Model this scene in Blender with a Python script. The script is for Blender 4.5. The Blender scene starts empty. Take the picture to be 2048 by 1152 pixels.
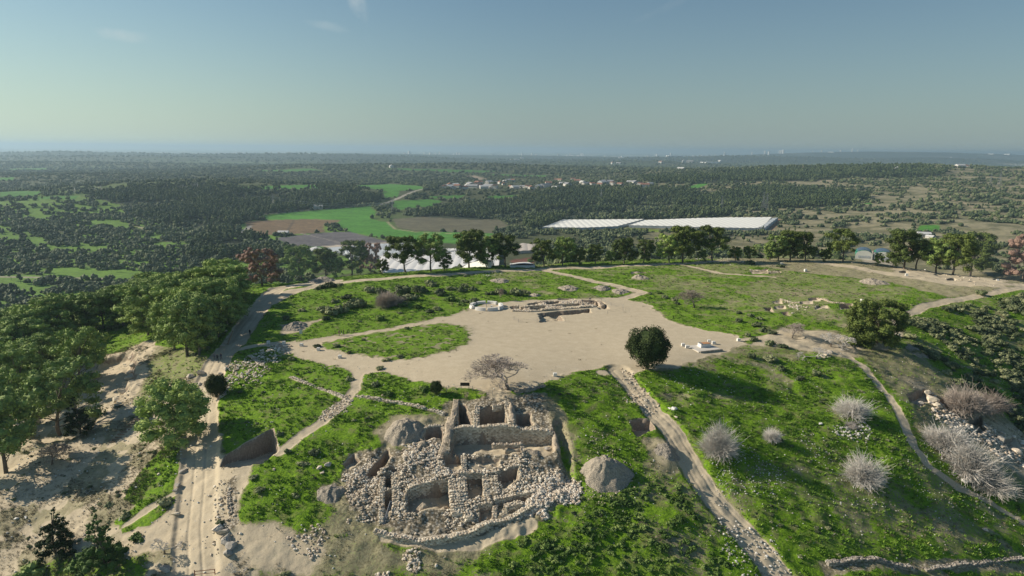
import bpy, math, random
import numpy as np
from mathutils import Matrix, Vector
random.seed(5); RNG = np.random.default_rng(11)
SC = bpy.context.scene
COL = SC.collection
# ---------------------------------------------------------------- camera
F = 1365.0; CAMH = 48.0
PITCH = math.radians(11.5); ROLL = math.radians(0.5)
_f = np.array([0, math.cos(PITCH), -math.sin(PITCH)])
_Rh = np.array([1.0, 0, 0]); _Uh = np.array([0, math.sin(PITCH), math.cos(PITCH)])
_r = _Rh*math.cos(ROLL) + _Uh*math.sin(ROLL)
_u = -_Rh*math.sin(ROLL) + _Uh*math.cos(ROLL)
def ray(px, py):
    return _f + _r*((px-1024)/F) + _u*((576-py)/F)
cam = bpy.data.cameras.new('camera'); camo = bpy.data.objects.new('camera', cam); COL.objects.link(camo)
cam.lens = 36*F/2048; cam.sensor_width = 36; cam.clip_start = 0.5; cam.clip_end = 120000
M = Matrix(((_r[0], _u[0], -_f[0], 0), (_r[1], _u[1], -_f[1], 0), (_r[2], _u[2], -_f[2], CAMH), (0, 0, 0, 1)))
camo.matrix_world = M
SC.camera = camo
# ---------------------------------------------------------------- numpy noise
def _hash(ix, iy, seed):
    n = (ix.astype(np.int64)*374761393 + iy.astype(np.int64)*668265263 + seed*1442695041) & 0x7fffffff
    n = ((n ^ (n >> 13))*1274126177) & 0x7fffffff
    return ((n ^ (n >> 16)) & 0xffffff)/float(0xffffff)
def vnoise(x, y, s, seed=0):
    x = np.asarray(x, float)/s; y = np.asarray(y, float)/s; ca, sa = math.cos(.4+seed*1.7), math.sin(.4+seed*1.7); x, y = x*ca-y*sa, x*sa+y*ca
    ix = np.floor(x); iy = np.floor(y); fx = x-ix; fy = y-iy
    fx = fx*fx*(3-2*fx); fy = fy*fy*(3-2*fy)
    a = _hash(ix, iy, seed); b = _hash(ix+1, iy, seed); c = _hash(ix, iy+1, seed); d = _hash(ix+1, iy+1, seed)
    return (a+(b-a)*fx)*(1-fy)+(c+(d-c)*fx)*fy
def fbm(x, y, s, o=4, seed=0):
    t = 0; a = .5; w = 0
    for k in range(o):
        t = t+a*vnoise(x, y, s/2**k, seed+k*17); w += a; a *= .5
    return t/w
def sstep(a, b, x):
    t = np.clip((np.asarray(x, float)-a)/(b-a), 0, 1); return t*t*(3-2*t)
def sdpoly(X, Y, poly):
    """signed distance, negative inside"""
    p = np.asarray(poly, float); X = np.asarray(X, float); Y = np.asarray(Y, float)
    d = np.full(X.shape, 1e18); ins = np.zeros(X.shape, bool); n = len(p)
    for i in range(n):
        ax, ay = p[i]; bx, by = p[(i+1) % n]
        ex, ey = bx-ax, by-ay; L = ex*ex+ey*ey+1e-12
        t = np.clip(((X-ax)*ex+(Y-ay)*ey)/L, 0, 1)
        d = np.minimum(d, (X-ax-t*ex)**2+(Y-ay-t*ey)**2)
        c = ((ay > Y) != (by > Y))
        with np.errstate(divide='ignore', invalid='ignore'):
            xi = ax+(Y-ay)*ex/(ey if ey != 0 else 1e-12)
        ins ^= c & (X < xi)
    d = np.sqrt(d); return np.where(ins, -d, d)
def dline(X, Y, pts):
    p = np.asarray(pts, float); d = np.full(np.shape(X), 1e18)
    for i in range(len(p)-1):
        ax, ay = p[i][:2]; ex, ey = p[i+1][0]-ax, p[i+1][1]-ay; L = ex*ex+ey*ey+1e-12
        t = np.clip(((X-ax)*ex+(Y-ay)*ey)/L, 0, 1)
        d = np.minimum(d, (X-ax-t*ex)**2+(Y-ay-t*ey)**2)
    return np.sqrt(d)
# ---------------------------------------------------------------- macro height
CP = [(520,650,0),(600,575,0),(700,560,0),(900,545,0),(1100,535,0),(1300,527,.3),(1500,522,.5),(1700,522,.5),(1900,550,0),(2048,570,0),
 (700,640,0),(950,610,.4),(1000,680,.2),(1200,600,.4),(1200,700,0),(1400,660,0),(1600,600,.3),(1800,580,.3),(1500,560,.6),(800,600,.8),
 (720,740,-.6),(850,765,-.2),(960,782,-.2),(1100,765,-.1),(1210,735,0),(1350,728,-.1),(1460,700,0),(1600,690,-.5),(1720,690,-1.5),(1800,650,-.5),(1900,605,0),(2048,585,0),
 (430,720,-2.2),(560,700,-.7),(600,760,-1.6),(480,760,-2.8),(640,820,-3.0),(500,850,-4.6),
 (415,800,-5),(400,900,-8),(385,1000,-11),(385,1152,-15.3),
 (250,700,-8),(200,740,-9),(170,840,-11.5),(330,680,-4.5),(330,760,-6.5),(300,900,-10.2),(250,1000,-13),(100,1000,-15.5),(0,980,-15.5),(0,1152,-20),(150,920,-13.3),
 (600,900,-5.6),(900,900,-5.6),(1200,900,-5.8),(1500,900,-6.8),(1700,900,-9),(600,1000,-9.2),(900,1000,-9.3),(1250,1000,-9.8),(1500,1000,-10.8),(700,1152,-14.4),(1000,1152,-14.5),(1300,1152,-15),(1560,1152,-16),(1800,1080,-16),(2048,1152,-22),
 (1300,800,-2.4),(1100,830,-2.6),(1450,780,-3.0),(1600,780,-4),(850,830,-2.7),
 (1790,800,-5.8),(1830,900,-9.5),(1930,980,-15),(2048,1045,-19.5),(1950,780,-9),(2048,850,-15.5),(2048,700,-9),(1950,640,-3.2),(1880,700,-4.5),
 (430,640,-1.6),(300,650,-6),(200,660,-8.5),(100,690,-11),(0,740,-14),(0,850,-14.5),(400,600,-4),(300,600,-9),(480,590,-.8)]
RB = []
for px, py, z in CP:
    r = ray(px, py); t = (z-CAMH)/r[2]; RB.append((r[0]*t, r[1]*t, z))
RB += [(-270,260,-30),(-290,90,-45),(260,300,-6),(290,170,-28),(0,340,-1),(0,40,-34),(-100,50,-33),(150,50,-38),(-200,50,-46),(260,60,-60),(-210,170,-22),(-180,270,-22),(120,330,0)]
RB = np.array(RB); _n = len(RB); SCL = 100.0
def _U(r2): return .5*r2*np.log(r2+1e-9)
def _solve():
    P = RB[:, :2]/SCL; K = _U(((P[:, None]-P[None])**2).sum(-1))+np.eye(_n)*0.0008
    A = np.zeros((_n+3, _n+3)); A[:_n, :_n] = K; A[:_n, _n] = 1; A[:_n, _n+1:] = P; A[_n:, :_n] = A[:_n, _n:].T
    b = np.zeros(_n+3); b[:_n] = RB[:, 2]; return np.linalg.solve(A, b)
_W = _solve()
def h_near(X, Y):
    X = np.asarray(X, float)/SCL; Y = np.asarray(Y, float)/SCL
    o = _W[_n]+_W[_n+1]*X+_W[_n+2]*Y
    for i in range(_n):
        o = o+_W[i]*_U((X-RB[i, 0]/SCL)**2+(Y-RB[i, 1]/SCL)**2)
    return o
TELL = [(-210,0),(-215,150),(-205,230),(-170,262),(-120,262),(-86,240),(-60,256),(-25,272),(16,284),(60,295),(105,302),(150,302),(176,272),(200,252),(240,235),(262,180),(280,0),(100,-100),(-100,-100)]
HILLS = [(-720,1600,330,240,34,0),(-950,1150,380,420,16,0),(-900,3300,900,420,34,.1),(-300,3500,500,350,20,0),(-3600,6000,2500,500,58,0),(-2900,4300,1500,300,36,0),
 (1500,1500,700,800,44,0),(2300,2700,1300,420,40,0),(420,1950,600,220,24,0),(1200,2600,900,260,26,0),(1650,7500,800,400,46,0),(8200,13000,2800,1200,135,0),(6000,12500,1500,900,60,0),
 (300,4500,1200,400,22,0),(-1700,7200,1300,380,72,.05),(2900,8600,1200,400,76,0),(-4600,7600,1400,450,70,0),(700,10800,2400,450,46,0),(5600,9400,1500,500,84,0),(-800,12500,2600,500,28,0),(1100,5900,700,280,46,0),(-3000,10500,1800,420,40,0),(2500,5200,1500,500,26,0),(-1800,2300,900,260,26,0),(700,3300,700,260,20,0),(-2500,9000,4000,900,40,0),(60,1650,420,120,8,0),(120,900,260,130,9,0),(450,1100,200,90,6,0)]
def h_far(X, Y):
    D = np.sqrt(X*X+Y*Y)
    o = -78-26*sstep(2500, 7000, D)
    for a, b, sx, sy, am, ro in HILLS:
        dx = X-a; dy = Y-b-dx*ro
        o = o+am*np.exp(-.5*((dx/sx)**2+(dy/sy)**2))
    rough = sstep(900, 2600, D)
    side = np.maximum(sstep(-450, -700, X), sstep(250, 600, X))
    o = o+(fbm(X, Y, 900, 3, 3)-.5)*(12*rough+8)*np.maximum(rough, side*.9)*(1-.6*sstep(12000, 20000, D))+(fbm(X, Y, 170, 3, 9)-.5)*11*side*(1-sstep(3000, 6000, D))
    return o
def h_macro(X, Y):
    X = np.asarray(X, float); Y = np.asarray(Y, float)
    sd = sdpoly(X, Y, TELL); w = 1-sstep(-10, 270, sd)
    near = h_near(np.clip(X, -420, 470), np.clip(Y, -80, 560))
    return near*w+h_far(X, Y)*(1-w)
_T = 60*1.012**np.arange(560)
def P(px, py, up=0.0):
    """photograph point -> point on the ground (ray march on the height function)"""
    r = ray(px, py); X = r[0]*_T; Y = r[1]*_T; Z = CAMH+r[2]*_T
    g = Z-h_macro(X, Y)-up; k = np.argmax(g < 0)
    if g[k] >= 0: k = len(_T)-1
    a, b = _T[max(k-1, 0)], _T[k]
    t = np.linspace(a, b, 24); g = CAMH+r[2]*t-h_macro(r[0]*t, r[1]*t)-up; j = np.argmax(g < 0)
    if g[j] >= 0 or j == 0: tt = t[j] if g[j] < 0 else b
    else: tt = t[j-1]+(t[j]-t[j-1])*g[j-1]/(g[j-1]-g[j])
    return np.array([r[0]*tt, r[1]*tt, CAMH+r[2]*tt]), tt
def PW(l, up=0.0): return [tuple(P(a, b, up)[0][:2]) for a, b in l]
def mpp(px, py): return P(px, py)[1]/F
# ---------------------------------------------------------------- excavated rooms: (polygon in ground points, floor point, extra depth, edge softness)
ROOMS_PX = [
 ([(906,857),(1000,853),(1106,865),(1117,900),(1096,908),(1000,905),(905,909)], (1000,915), .8),
 ([(913,806),(930,806),(948,852),(917,853)], (930,853), 2.4),
 ([(953,822),(985,812),(1012,812),(1010,851),(990,853),(955,851)], (980,852), 2.2),
 ([(1028,822),(1062,826),(1070,853),(1030,850)], (1050,853), 1.2),
 ([(850,857),(884,852),(884,879),(848,881)], (866,880), 1.6),
 ([(811,980),(905,955),(905,1014),(815,1028)], (860,1022), .9),
 ([(766,952),(785,952),(787,975),(767,978)], (776,978), 1.0),
 ([(766,985),(787,983),(785,1020),(768,1046)], (776,1046), .3),
 ([(929,950),(967,948),(968,990),(930,1000)], (948,1000), .4),
 ([(955,1010),(984,1008),(984,1046),(957,1044)], (970,1046), .5),
 ([(997,944),(1040,932),(1038,958),(1004,980)], (1008,980), .6),
 ([(990,1000),(1065,985),(1062,998),(1035,1008),(1008,1012),(998,1030),(990,1026)], (1000,1030), .3),
 ([(1012,1012),(1045,1006),(1042,1026),(1010,1034)], (1030,1034), .1),
 ([(686,930),(708,905),(722,922),(700,940)], (700,940), .5),
 ([(732,950),(752,925),(776,898),(784,915),(762,940),(740,965)], (742,964), .6),
 ([(886,914),(924,912),(926,938),(888,940)], (905,940), .5),
 ([(936,918),(1000,916),(1002,936),(940,940)], (960,940), .2),
 ([(985,896),(1044,893),(1044,905),(992,910)], (1010,909), .5),
 ([(782,940),(792,938),(800,950),(786,955)], (790,955), .5),
 # big cut in the grassy slope, left
 ([(448,914),(547,857),(559,902),(528,926),(470,941),(434,940)], (505,930), 1.5),
 # small cut right
 ([(1258,840),(1304,837),(1310,860),(1275,872)], (1290,872), .9),
 # upper excavation on the plateau
 ([(1053,607),(1080,605),(1078,613),(1058,614)], (1066,613), 1.3),
 ([(1090,605),(1117,603),(1120,611),(1098,612)], (1105,611), 1.3),
 ([(1163,600),(1193,600),(1190,609),(1176,609)], (1180,609), 1.6),
 ([(1117,597),(1150,597),(1150,600),(1118,600)], (1130,600), .8),
 ([(1020,613),(1048,613),(1048,619),(1022,619)], (1030,618), .8),
 ([(1060,614),(1092,612),(1092,620),(1062,621)], (1070,620), .9),
 ([(1126,608),(1172,605),(1172,610),(1128,613)], (1140,611), .8),
 ([(1072,627),(1178,618),(1180,625),(1086,634)], (1120,630), 1.5),
 ([(1076,630),(1118,632),(1128,642),(1082,644)], (1100,640), 1.5),
 ([(1193,601),(1203,603),(1218,617),(1200,619),(1190,610)], (1200,615), 1.0),
 # right-hand trenches on the plateau
 ([(1543,603),(1562,600),(1566,607),(1550,608)], (1555,607), .8),([(1600,603),(1625,602),(1626,607),(1604,608)], (1612,607), .8),
 ([(1617,597),(1640,596),(1642,602),(1620,602)], (1630,602), .8),([(1680,608),(1704,607),(1712,618),(1680,619)], (1695,618), 1.4),
 ([(1529,617),(1541,615),(1547,625),(1532,622)], (1538,623), 1.3),([(1562,624),(1574,624),(1580,632),(1566,630)], (1572,630), 1.3),
 ([(1630,611),(1655,610),(1656,617),(1632,618)], (1640,617), .8),([(1549,613),(1570,611),(1572,618),(1552,619)], (1560,618), .7),
 ([(1799,543),(1812,541),(1820,547),(1802,547)], (1808,547), 1.2),([(1870,549),(1884,543),(1887,549),(1874,551)], (1880,550), 1.2),
 ([(1895,559),(1908,553),(1914,560),(1898,560)], (1905,560), 1.4),([(1784,532),(1796,530),(1798,533),(1788,534)], (1790,533), .9),
 ([(1852,541),(1862,538),(1866,541),(1856,543)], (1858,542), .9),([(1938,562),(1946,560),(1949,564),(1940,564)], (1943,563), .8),
 ([(1985,555),(2000,556),(2002,561),(1988,561)], (1995,560), .9),([(1918,551),(1926,550),(1928,553),(1920,554)], (1923,553), .7),
 ([(1500,540),(1535,538),(1536,546),(1505,546)], (1520,545), .8),([(1536,542),(1560,541),(1562,545),(1540,547)], (1550,546), .8),
 ([(1262,544),(1290,544),(1290,547),(1264,548)], (1275,547), .5),
 ([(1818,790),(1850,780),(1858,800),(1840,815),(1822,808)], (1838,815), .8),
 ([(1880,800),(1905,790),(1925,812),(1895,826)], (1905,825), .8),
 ([(1930,835),(1960,830),(1975,862),(1955,868)], (1960,868), .8),
 ([(2000,880),(2025,872),(2048,895),(2020,900)], (2020,898), .8),
]
ROOMS = []
for poly, fl, dep in ROOMS_PX:
    w = PW(poly); c = P(*fl)[0]
    ROOMS.append((np.array(w), c[2]-dep))
MICRO = True
def h_full(X, Y):
    X = np.asarray(X, float); Y = np.asarray(Y, float)
    h = h_macro(X, Y)
    D = np.sqrt(X*X+Y*Y); nearw = 1-sstep(300, 420, D)
    if np.any(nearw > 0):
        gr_ = sstep(4, 14, sdpoly(X, Y, PLAZA))*(Y < 190); a = (fbm(X, Y, 14, 4, 21)-.5)*1.2+(fbm(X, Y, 2.4, 3, 33)-.5)*.42+gr_*sstep(-25, 20, X)*(fbm(X, Y*1.5, 4.6, 3, 35)-.5)*1.0
        flat = sdpoly(X, Y, PLAZA)
        a = a*(.02+.98*sstep(0, 9, flat))
        # right hand slope: terracettes and hummocks
        h = h+a*nearw
        # ruined ground is rough
        ru = 1-sstep(-1, 5, sdpoly(X, Y, RUIN)); h = h+ru*((fbm(X, Y, 1.6, 3, 41)-.5)*.9)
        # quarry bank on the left
        bd = dline(X, Y, BANK); h = h+(vnoise(X, Y, 1.2, 71)-.5)*.9*np.exp(-(bd/3.5)**2)
        fl_ = 1-sstep(-1.2, 1.6, sdpoly(X, Y, FLOOR)+(vnoise(X, Y, 3.0, 72)-.5)*2.4+(vnoise(X, Y, .9, 73)-.5)*.8); h = h-fl_*2.3
        # main track slightly sunk
        for pts, wd, dp in SUNK:
            d = dline(X, Y, pts); h = h-dp*(1-sstep(wd*.5, wd*.5+1.0, d))-(.13 if wd > 4 else 0)*np.exp(-((d-.95)/.22)**2)
        for poly, fz in ROOMS:
            lo = poly.min(0)-2; hi = poly.max(0)+2
            m = (X > lo[0]) & (X < hi[0]) & (Y > lo[1]) & (Y < hi[1])
            if np.any(m):
                if X.ndim == 0:
                    sd = float(sdpoly(X, Y, poly)); k = float(1-sstep(-.32, .0, sd)); h = h*(1-k)+min(float(h), fz)*k
                else:
                    sd = sdpoly(X[m], Y[m], poly)+(vnoise(X[m], Y[m], .9, 5)-.5)*.35+(vnoise(X[m], Y[m], 2.3, 6)-.5)*.9
                    k = 1-sstep(-.35, 0, sd); hm = h[m]
                    fl = fz+(fbm(X[m], Y[m], 1.1, 2, 8)-.5)*.35+(fbm(X[m], Y[m], 3.2, 2, 18)-.42)*1.3
                    h[m] = hm*(1-k)+np.minimum(hm, fl)*k
    return h
PLAZA_PX = [(545,688),(600,680),(680,668),(800,652),(900,632),(945,612),(1020,603),(1215,594),(1290,605),(1340,640),(1420,662),(1480,670),(1492,688),(1440,712),(1350,730),(1260,744),(1210,733),(1150,742),(1110,764),(1060,782),(980,792),(890,776),(830,763),(770,742),(722,750),(690,738),(620,722),(575,706)]
PLAZA = PW(PLAZA_PX)
RUIN_PX = [(885,800),(960,792),(1090,785),(1112,860),(1125,920),(1150,960),(1160,990),(1080,1030),(1010,1060),(900,1075),(800,1075),(745,1050),(700,1020),(690,950),(690,905),(770,895),(830,900),(850,855),(880,850)]
RUIN = PW(RUIN_PX)
FLOOR = PW([(120,716),(200,722),(258,704),(268,724),(262,752),(240,790),(205,828),(160,862),(110,880),(60,870),(80,780)])
BANK = PW([(290,690),(262,720),(268,760),(240,800),(200,840),(150,860)])
ROAD_L = PW([(560,575),(520,610),(500,640),(470,680),(435,722),(418,760),(405,820),(402,900),(396,980),(388,1060),(392,1152)])
DIAG = PW([(1235,738),(1270,775),(1310,825),(1352,870),(1385,925),(1412,970),(1440,1005),(1480,1050),(1520,1100),(1562,1152)])
SUNK = [(ROAD_L, 5.2, .45), (DIAG, 4.2, .5), (PW([(1118,850),(1130,900),(1136,950)]), 1.0, 1.0)]
# ---------------------------------------------------------------- fan grid
nx = 1060
u = np.linspace(-1, 1, nx)
v1 = 62*1.0020**np.arange(0, 815)          # to ~316
v2 = v1[-1]*1.0085**np.arange(1, 590)
V = np.concatenate([v1, v2]); V = V[V < 46000]; ny = len(V)
uc = np.clip(u, -.88, .88)/.88; uo = np.sign(u)*np.clip(np.abs(u)-.88, 0, 1)/.12
GX = uc[None, :]*.80*V[:, None]+uo[None, :]*(.17*V[:, None]+110); GY = np.repeat(V[:, None], nx, 1)
GZ = h_full(GX, GY)
GD = np.sqrt(GX**2+GY**2)
NR = int(np.searchsorted(V, 430))             # near rows
nX, nY = GX[:NR], GY[:NR]
N0 = (fbm(nX, nY, 6, 4, 51)-.5); N1 = (fbm(nX, nY, 1.3, 3, 61)-.5); N2 = fbm(nX, nY, 22, 3, 77)
def area(poly, soft=.5, jit=2.2, fine=.8):
    sd = sdpoly(nX, nY, PW(poly))+N0*jit+N1*fine
    return 1-sstep(-soft, soft, sd)
def strip(pts, w, soft=.35, jit=1.0, fine=.5, world=False):
    p = pts if world else PW(pts)
    return 1-sstep(w/2-soft, w/2+soft, dline(nX, nY, p)+N0*jit+N1*fine)
G = np.ones_like(nX)*.95; Dm = np.zeros_like(nX); R = np.zeros_like(nX)
def put(mask, g, d, r):
    global G, Dm, R
    G = G*(1-mask)+g*mask; Dm = Dm*(1-mask)+d*mask; R = R*(1-mask)+r*mask
# grass quality (dry patches)
dry = sstep(.5, .68, N2+N0*.7)*np.where(nX < -8, .5, 1.0)
put(dry*.75, .38, .05, 0)
put(sstep(.55, .68, fbm(nX+nY*.4, nY*2.2, 7, 4, 331))*(nX > 5)*.6, .35, .08, 0)
# plateau, right half thin grass
put(area([(1100,535),(1500,520),(1960,570),(1800,632),(1500,640),(1300,590),(1240,570)], 6, 5)*sstep(.42, .58, fbm(nX, nY*2.2, 9, 4, 91)), .52, .2, 0)
put(area([(1430,522),(1700,520),(2100,560),(2100,580),(1900,595),(1760,560),(1600,545)], 1.5, 6), .4, .42, 0)
put(area([(1780,530),(1900,538),(2010,552),(2010,575),(1900,570),(1790,548)], 1.5, 4), .08, .85, .15)
# left pale slopes
LEFT = [(-80,900),(110,760),(250,690),(330,690),(440,730),(420,850),(470,940),(480,1010),(455,1060),(560,1180),(-80,1250)]
put(area(LEFT, 1.5, 5), .25, .46, .08)
put(area(LEFT, 1.5, 5)*sstep(.5, .62, fbm(nX+nY, nY-nX*.3, 6, 4, 341)), .1, .9, .1)
put(area([(330,690),(390,700),(440,740),(330,770),(300,830),(270,760)], 1, 4), .5, .2, .3)
put(area([(150,670),(230,660),(265,690),(240,715),(190,720),(150,730)], 1, 4), .8, .15, 0)
put(area([(240,1000),(290,930),(345,880),(355,930),(345,980),(300,1010)], .7, 3), 1, 0, 0)
put(area([(230,1040),(300,1000),(350,985),(350,1005),(300,1045),(245,1065)], .7, 2), 1, 0, 0)
put(area([(130,720),(262,700),(262,760),(235,810),(180,860),(120,850),(100,780)], 1, 2), 0, 1, 0)
put(area([(-50,940),(120,890),(200,880),(190,910),(120,990),(60,1010),(-50,1030)], 1, 3), 0, 1, 0)
put(strip(BANK, 6, 1, 1.5, world=True), 0, .8, .35)
put(area([(60,1130),(150,1110),(300,1100),(330,1200),(40,1200)], 1, 6), .6, .1, 0)
put(area([(420,920),(470,935),(510,930),(480,990),(455,1060),(500,1150),(380,1150),(380,980)], 1.2, 3), .05, .9, .1)
# slope left of the ruins: dry stony patches
put(area([(560,1080),(640,1050),(690,930),(760,900),(800,1080),(1000,1075),(1080,1040),(900,1160),(560,1160)], 2.5, 5), .4, .25, .3)
put(area([(470,1050),(560,1040),(640,1100),(620,1160),(440,1160)], 1.5, 4), .2, .7, .1)
put(area([(740,865),(780,830),(880,830),(880,890),(770,905)], 1.5, 3), .25, .5, .3)
put(area([(640,965),(680,960),(690,1010),(640,1010)], 1, 2), .3, .3, .3)
put(area(RUIN_PX, 1.0, 3), .05, .5, .7)
put(strip([(770,1075),(880,1090),(960,1082),(1060,1050)], 2.2), 0, 1, .1)
put(strip([(790,1064),(880,1070),(960,1062),(1040,1035)], 1.5), 0, .6, .6)
# right side dry zones
put(area([(1700,700),(1800,690),(1880,740),(1990,800),(2080,900),(2080,1020),(1960,990),(1860,900),(1800,800)], 2, 5), .45, .3, .15)
put(area([(1810,760),(1850,760),(1900,820),(1960,830),(2060,860),(2060,960),(1990,920),(1900,850)], 1.5, 4), .1, .55, .45)
put(area([(1480,1000),(1700,1010),(1760,1060),(1500,1100)], 4, 8)*.5, .6, .1, 0)
put(area([(1640,1122),(1800,1120),(2048,1125),(2048,1150),(1650,1152)], .6, 3), .35, .2, .5)
put(area([(1290,880),(1350,870),(1368,930),(1330,950),(1290,910)], 1.2, 3), .3, .5, .2)
put(area([(1560,655),(1660,660),(1740,690),(1700,720),(1600,700),(1500,690)], 1.5, 4), .3, .7, 0)
put(area([(560,650),(610,645),(640,640),(600,665),(560,672)], 1.5, 3), .2, .7, .1)
put(area([(820,800),(930,780),(905,850),(860,850)], 2, 3)*.5, .5, .3, .3)
put(area([(1090,790),(1112,800),(1160,900),(1150,960),(1130,900),(1112,860)], 1.5, 3), .3, .4, .25)
# plaza and paths
put(area(PLAZA_PX, 1.4, 5, 1.6), 0, 1, 0); put(sstep(.60, .70, fbm(nX, nY, 5.5, 4, 321))*(sdpoly(nX, nY, PLAZA) < -1)*.5, .12, .75, .1)
put(area([(638,690),(700,672),(790,659),(880,645),(925,650),(948,668),(925,688),(890,702),(840,713),(780,722),(735,712),(690,702),(650,700)], 1.6, 5, 2.5), .72, .12, 0)
put(strip(ROAD_L, 6.5, .6, 1.5, world=True), 0, 1, .05)
put(strip([(470,690),(490,655),(525,610),(590,582),(645,568),(800,554),(950,545),(1100,538),(1350,526),(1500,522)], 6, .8, 2), .05, 1, 0)
put(strip([(560,575),(610,568),(660,562)], 9, 1, 3), .1, .9, 0)
put(strip([(560,686),(520,690),(470,700)], 2.6), .1, .9, .1)
put(strip([(1095,542),(1180,562),(1240,575),(1285,587),(1240,598),(1220,610)], 4, .7, 1.5), .05, 1, 0)
put(strip([(1350,526),(1440,545),(1545,553)], 2.6, .5, 1), .1, .9, 0)
put(strip([(1640,524),(1760,545),(1900,565),(2100,577)], 5.5, 1.5, 3), .1, .9, 0)
put(strip([(2100,575),(1960,592),(1850,612),(1790,636)], 3.4, .5, 1), 0, 1, 0)
put(strip([(1790,640),(1800,670),(1760,695),(1680,692),(1560,670),(1480,680)], 2.4, .6, 1.5), .1, .9, 0)
put(strip([(1680,700),(1735,745),(1790,810),(1830,895),(1862,935),(1910,968),(1985,1005),(2100,1075)], 1.9, .4, .7), .05, 1, .05)
put(strip(DIAG, 4.3, .5, 1.2, world=True), .03, .95, .3)
put(strip([(1248,745),(1205,745)], 3, .5, 1.2), .1, .9, .2)
put(strip([(716,742),(712,775),(690,805),(640,845),(590,880),(560,905)], 2.6, .5, 1.2), .05, .95, .25)
put(strip([(455,985),(468,960),(466,1050)], 1.5), .1, .6, .6)
put(strip([(225,888),(262,858),(292,828)], 2.2), .1, .8, .2)
put(strip([(250,1050),(300,1015),(350,985)], 1.2), .1, .9, .1)
for tp in ([(1260,600),(1215,630),(1170,665),(1120,705),(1085,745)],[(1285,606),(1240,640),(1200,676),(1170,712),(1140,738)],[(960,640),(1010,665),(1080,690),(1160,705),(1240,705)],[(740,732),(820,742),(900,748),(1000,742),(1100,726),(1200,712)],[(760,722),(850,730),(950,728),(1060,708)],[(1350,650),(1320,670),(1290,720)]):
    put(strip(tp, .55, .3, .5, .4)*.75, .0, .62, .28)
    put(strip([(a+11, b+1) for a, b in tp], .5, .3, .5, .4)*.75, .0, .62, .28)
put(sstep(.62, .72, fbm(nX, nY, 1.6, 3, 361))*(sdpoly(nX, nY, PLAZA) < 2)*.5, .0, .6, .3)
# rooms bare
for poly, fz in ROOMS:
    lo = poly.min(0)-2; hi = poly.max(0)+2
    m = (nX > lo[0]) & (nX < hi[0]) & (nY > lo[1]) & (nY < hi[1])
    k = np.zeros_like(nX); k[m] = 1-sstep(-.1, .25, sdpoly(nX[m], nY[m], poly)); put(k, 0, .85, .35)
MASK = np.zeros((ny, nx, 4), np.float32); MASK[:NR, :, 0] = G; MASK[:NR, :, 1] = Dm; MASK[:NR, :, 2] = R
# ---------------------------------------------------------------- far land cover
fX, fY = GX[NR-60:], GY[NR-60:]
f_off = NR-60
FN = fbm(fX, fY, 60, 4, 101); FN2 = fbm(fX, fY, 14, 3, 111); FNW = fbm(fX*.55, fY, 26, 3, 231); FN3 = fbm(fX, fY*1.6, 500, 4, 121)
def c3(*c): return np.array(c, float)
az = fX/fY
FC = np.zeros(fX.shape+(3,))
left = sstep(-.1, -.3, az)*(1-sstep(1600, 2400, fY))
base = c3(.075, .085, .038); khaki = c3(.24, .215, .125); green = c3(.13, .24, .03)
kh = sstep(.05, .4, az)*(1-sstep(2500, 6000, fY))
FC[:] = base*(1-kh[..., None]*.5)+khaki*kh[..., None]*.6
k = (sstep(.26, .42, FN*.3+FNW*.7+(FN2-.5)*.4)*left)[..., None]*.95*(1-sstep(1050, 1700, fY))[..., None]; FC = FC*(1-k)+green*k
k = (sstep(.50, .58, FNW)*kh)[..., None]*.8; FC = FC*(1-k)+c3(.33, .29, .18)*k
k = (sstep(2500, 4000, fY)*sstep(.5, .56, FN3))[..., None]*.5; FC = FC*(1-k)+c3(.10, .15, .05)*k
# distant plain: patchwork of fields and towns
pl = sstep(7000, 10000, fY)
cell = _hash(np.floor(fX/330+fY/1500), np.floor(fY/520+fX/2900), 5)
pat = np.where((cell > .86)[..., None], c3(.62, .58, .48), np.where((cell > .5)[..., None], c3(.11, .17, .05), c3(.05, .06, .042)))
FC = FC*(1-pl[..., None])+pat*pl[..., None]
hk = (sstep(-90, -66, GZ[f_off:])*sstep(5200, 6200, fY)*(.8+.2*FN3))[..., None]; FC = FC*(1-hk)+c3(.035, .048, .03)*hk
FOREST = [PW(p) for p in ([(160,392),(260,380),(480,378),(700,378),(765,392),(752,408),(640,418),(560,425),(515,432),(470,455),(450,470),(400,462),(320,448),(255,430),(250,412)],
  [(360,490),(450,476),(560,480),(575,520),(480,520),(380,520)],
  [(1000,405),(1130,380),(1400,382),(1560,378),(1740,392),(1720,412),(1500,416),(1350,412),(1200,410),(1130,420),(1050,425),(960,440),(830,432),(850,422)],
  [(1050,440),(1200,420),(1460,425),(1450,438),(1200,440),(1060,462),(1040,455)],
  [(1280,355),(1560,340),(1800,335),(1900,342),(1880,352),(1600,362),(1400,368),(1300,366)],
  [(1560,345),(1760,340),(1780,352),(1560,358)])]
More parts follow.
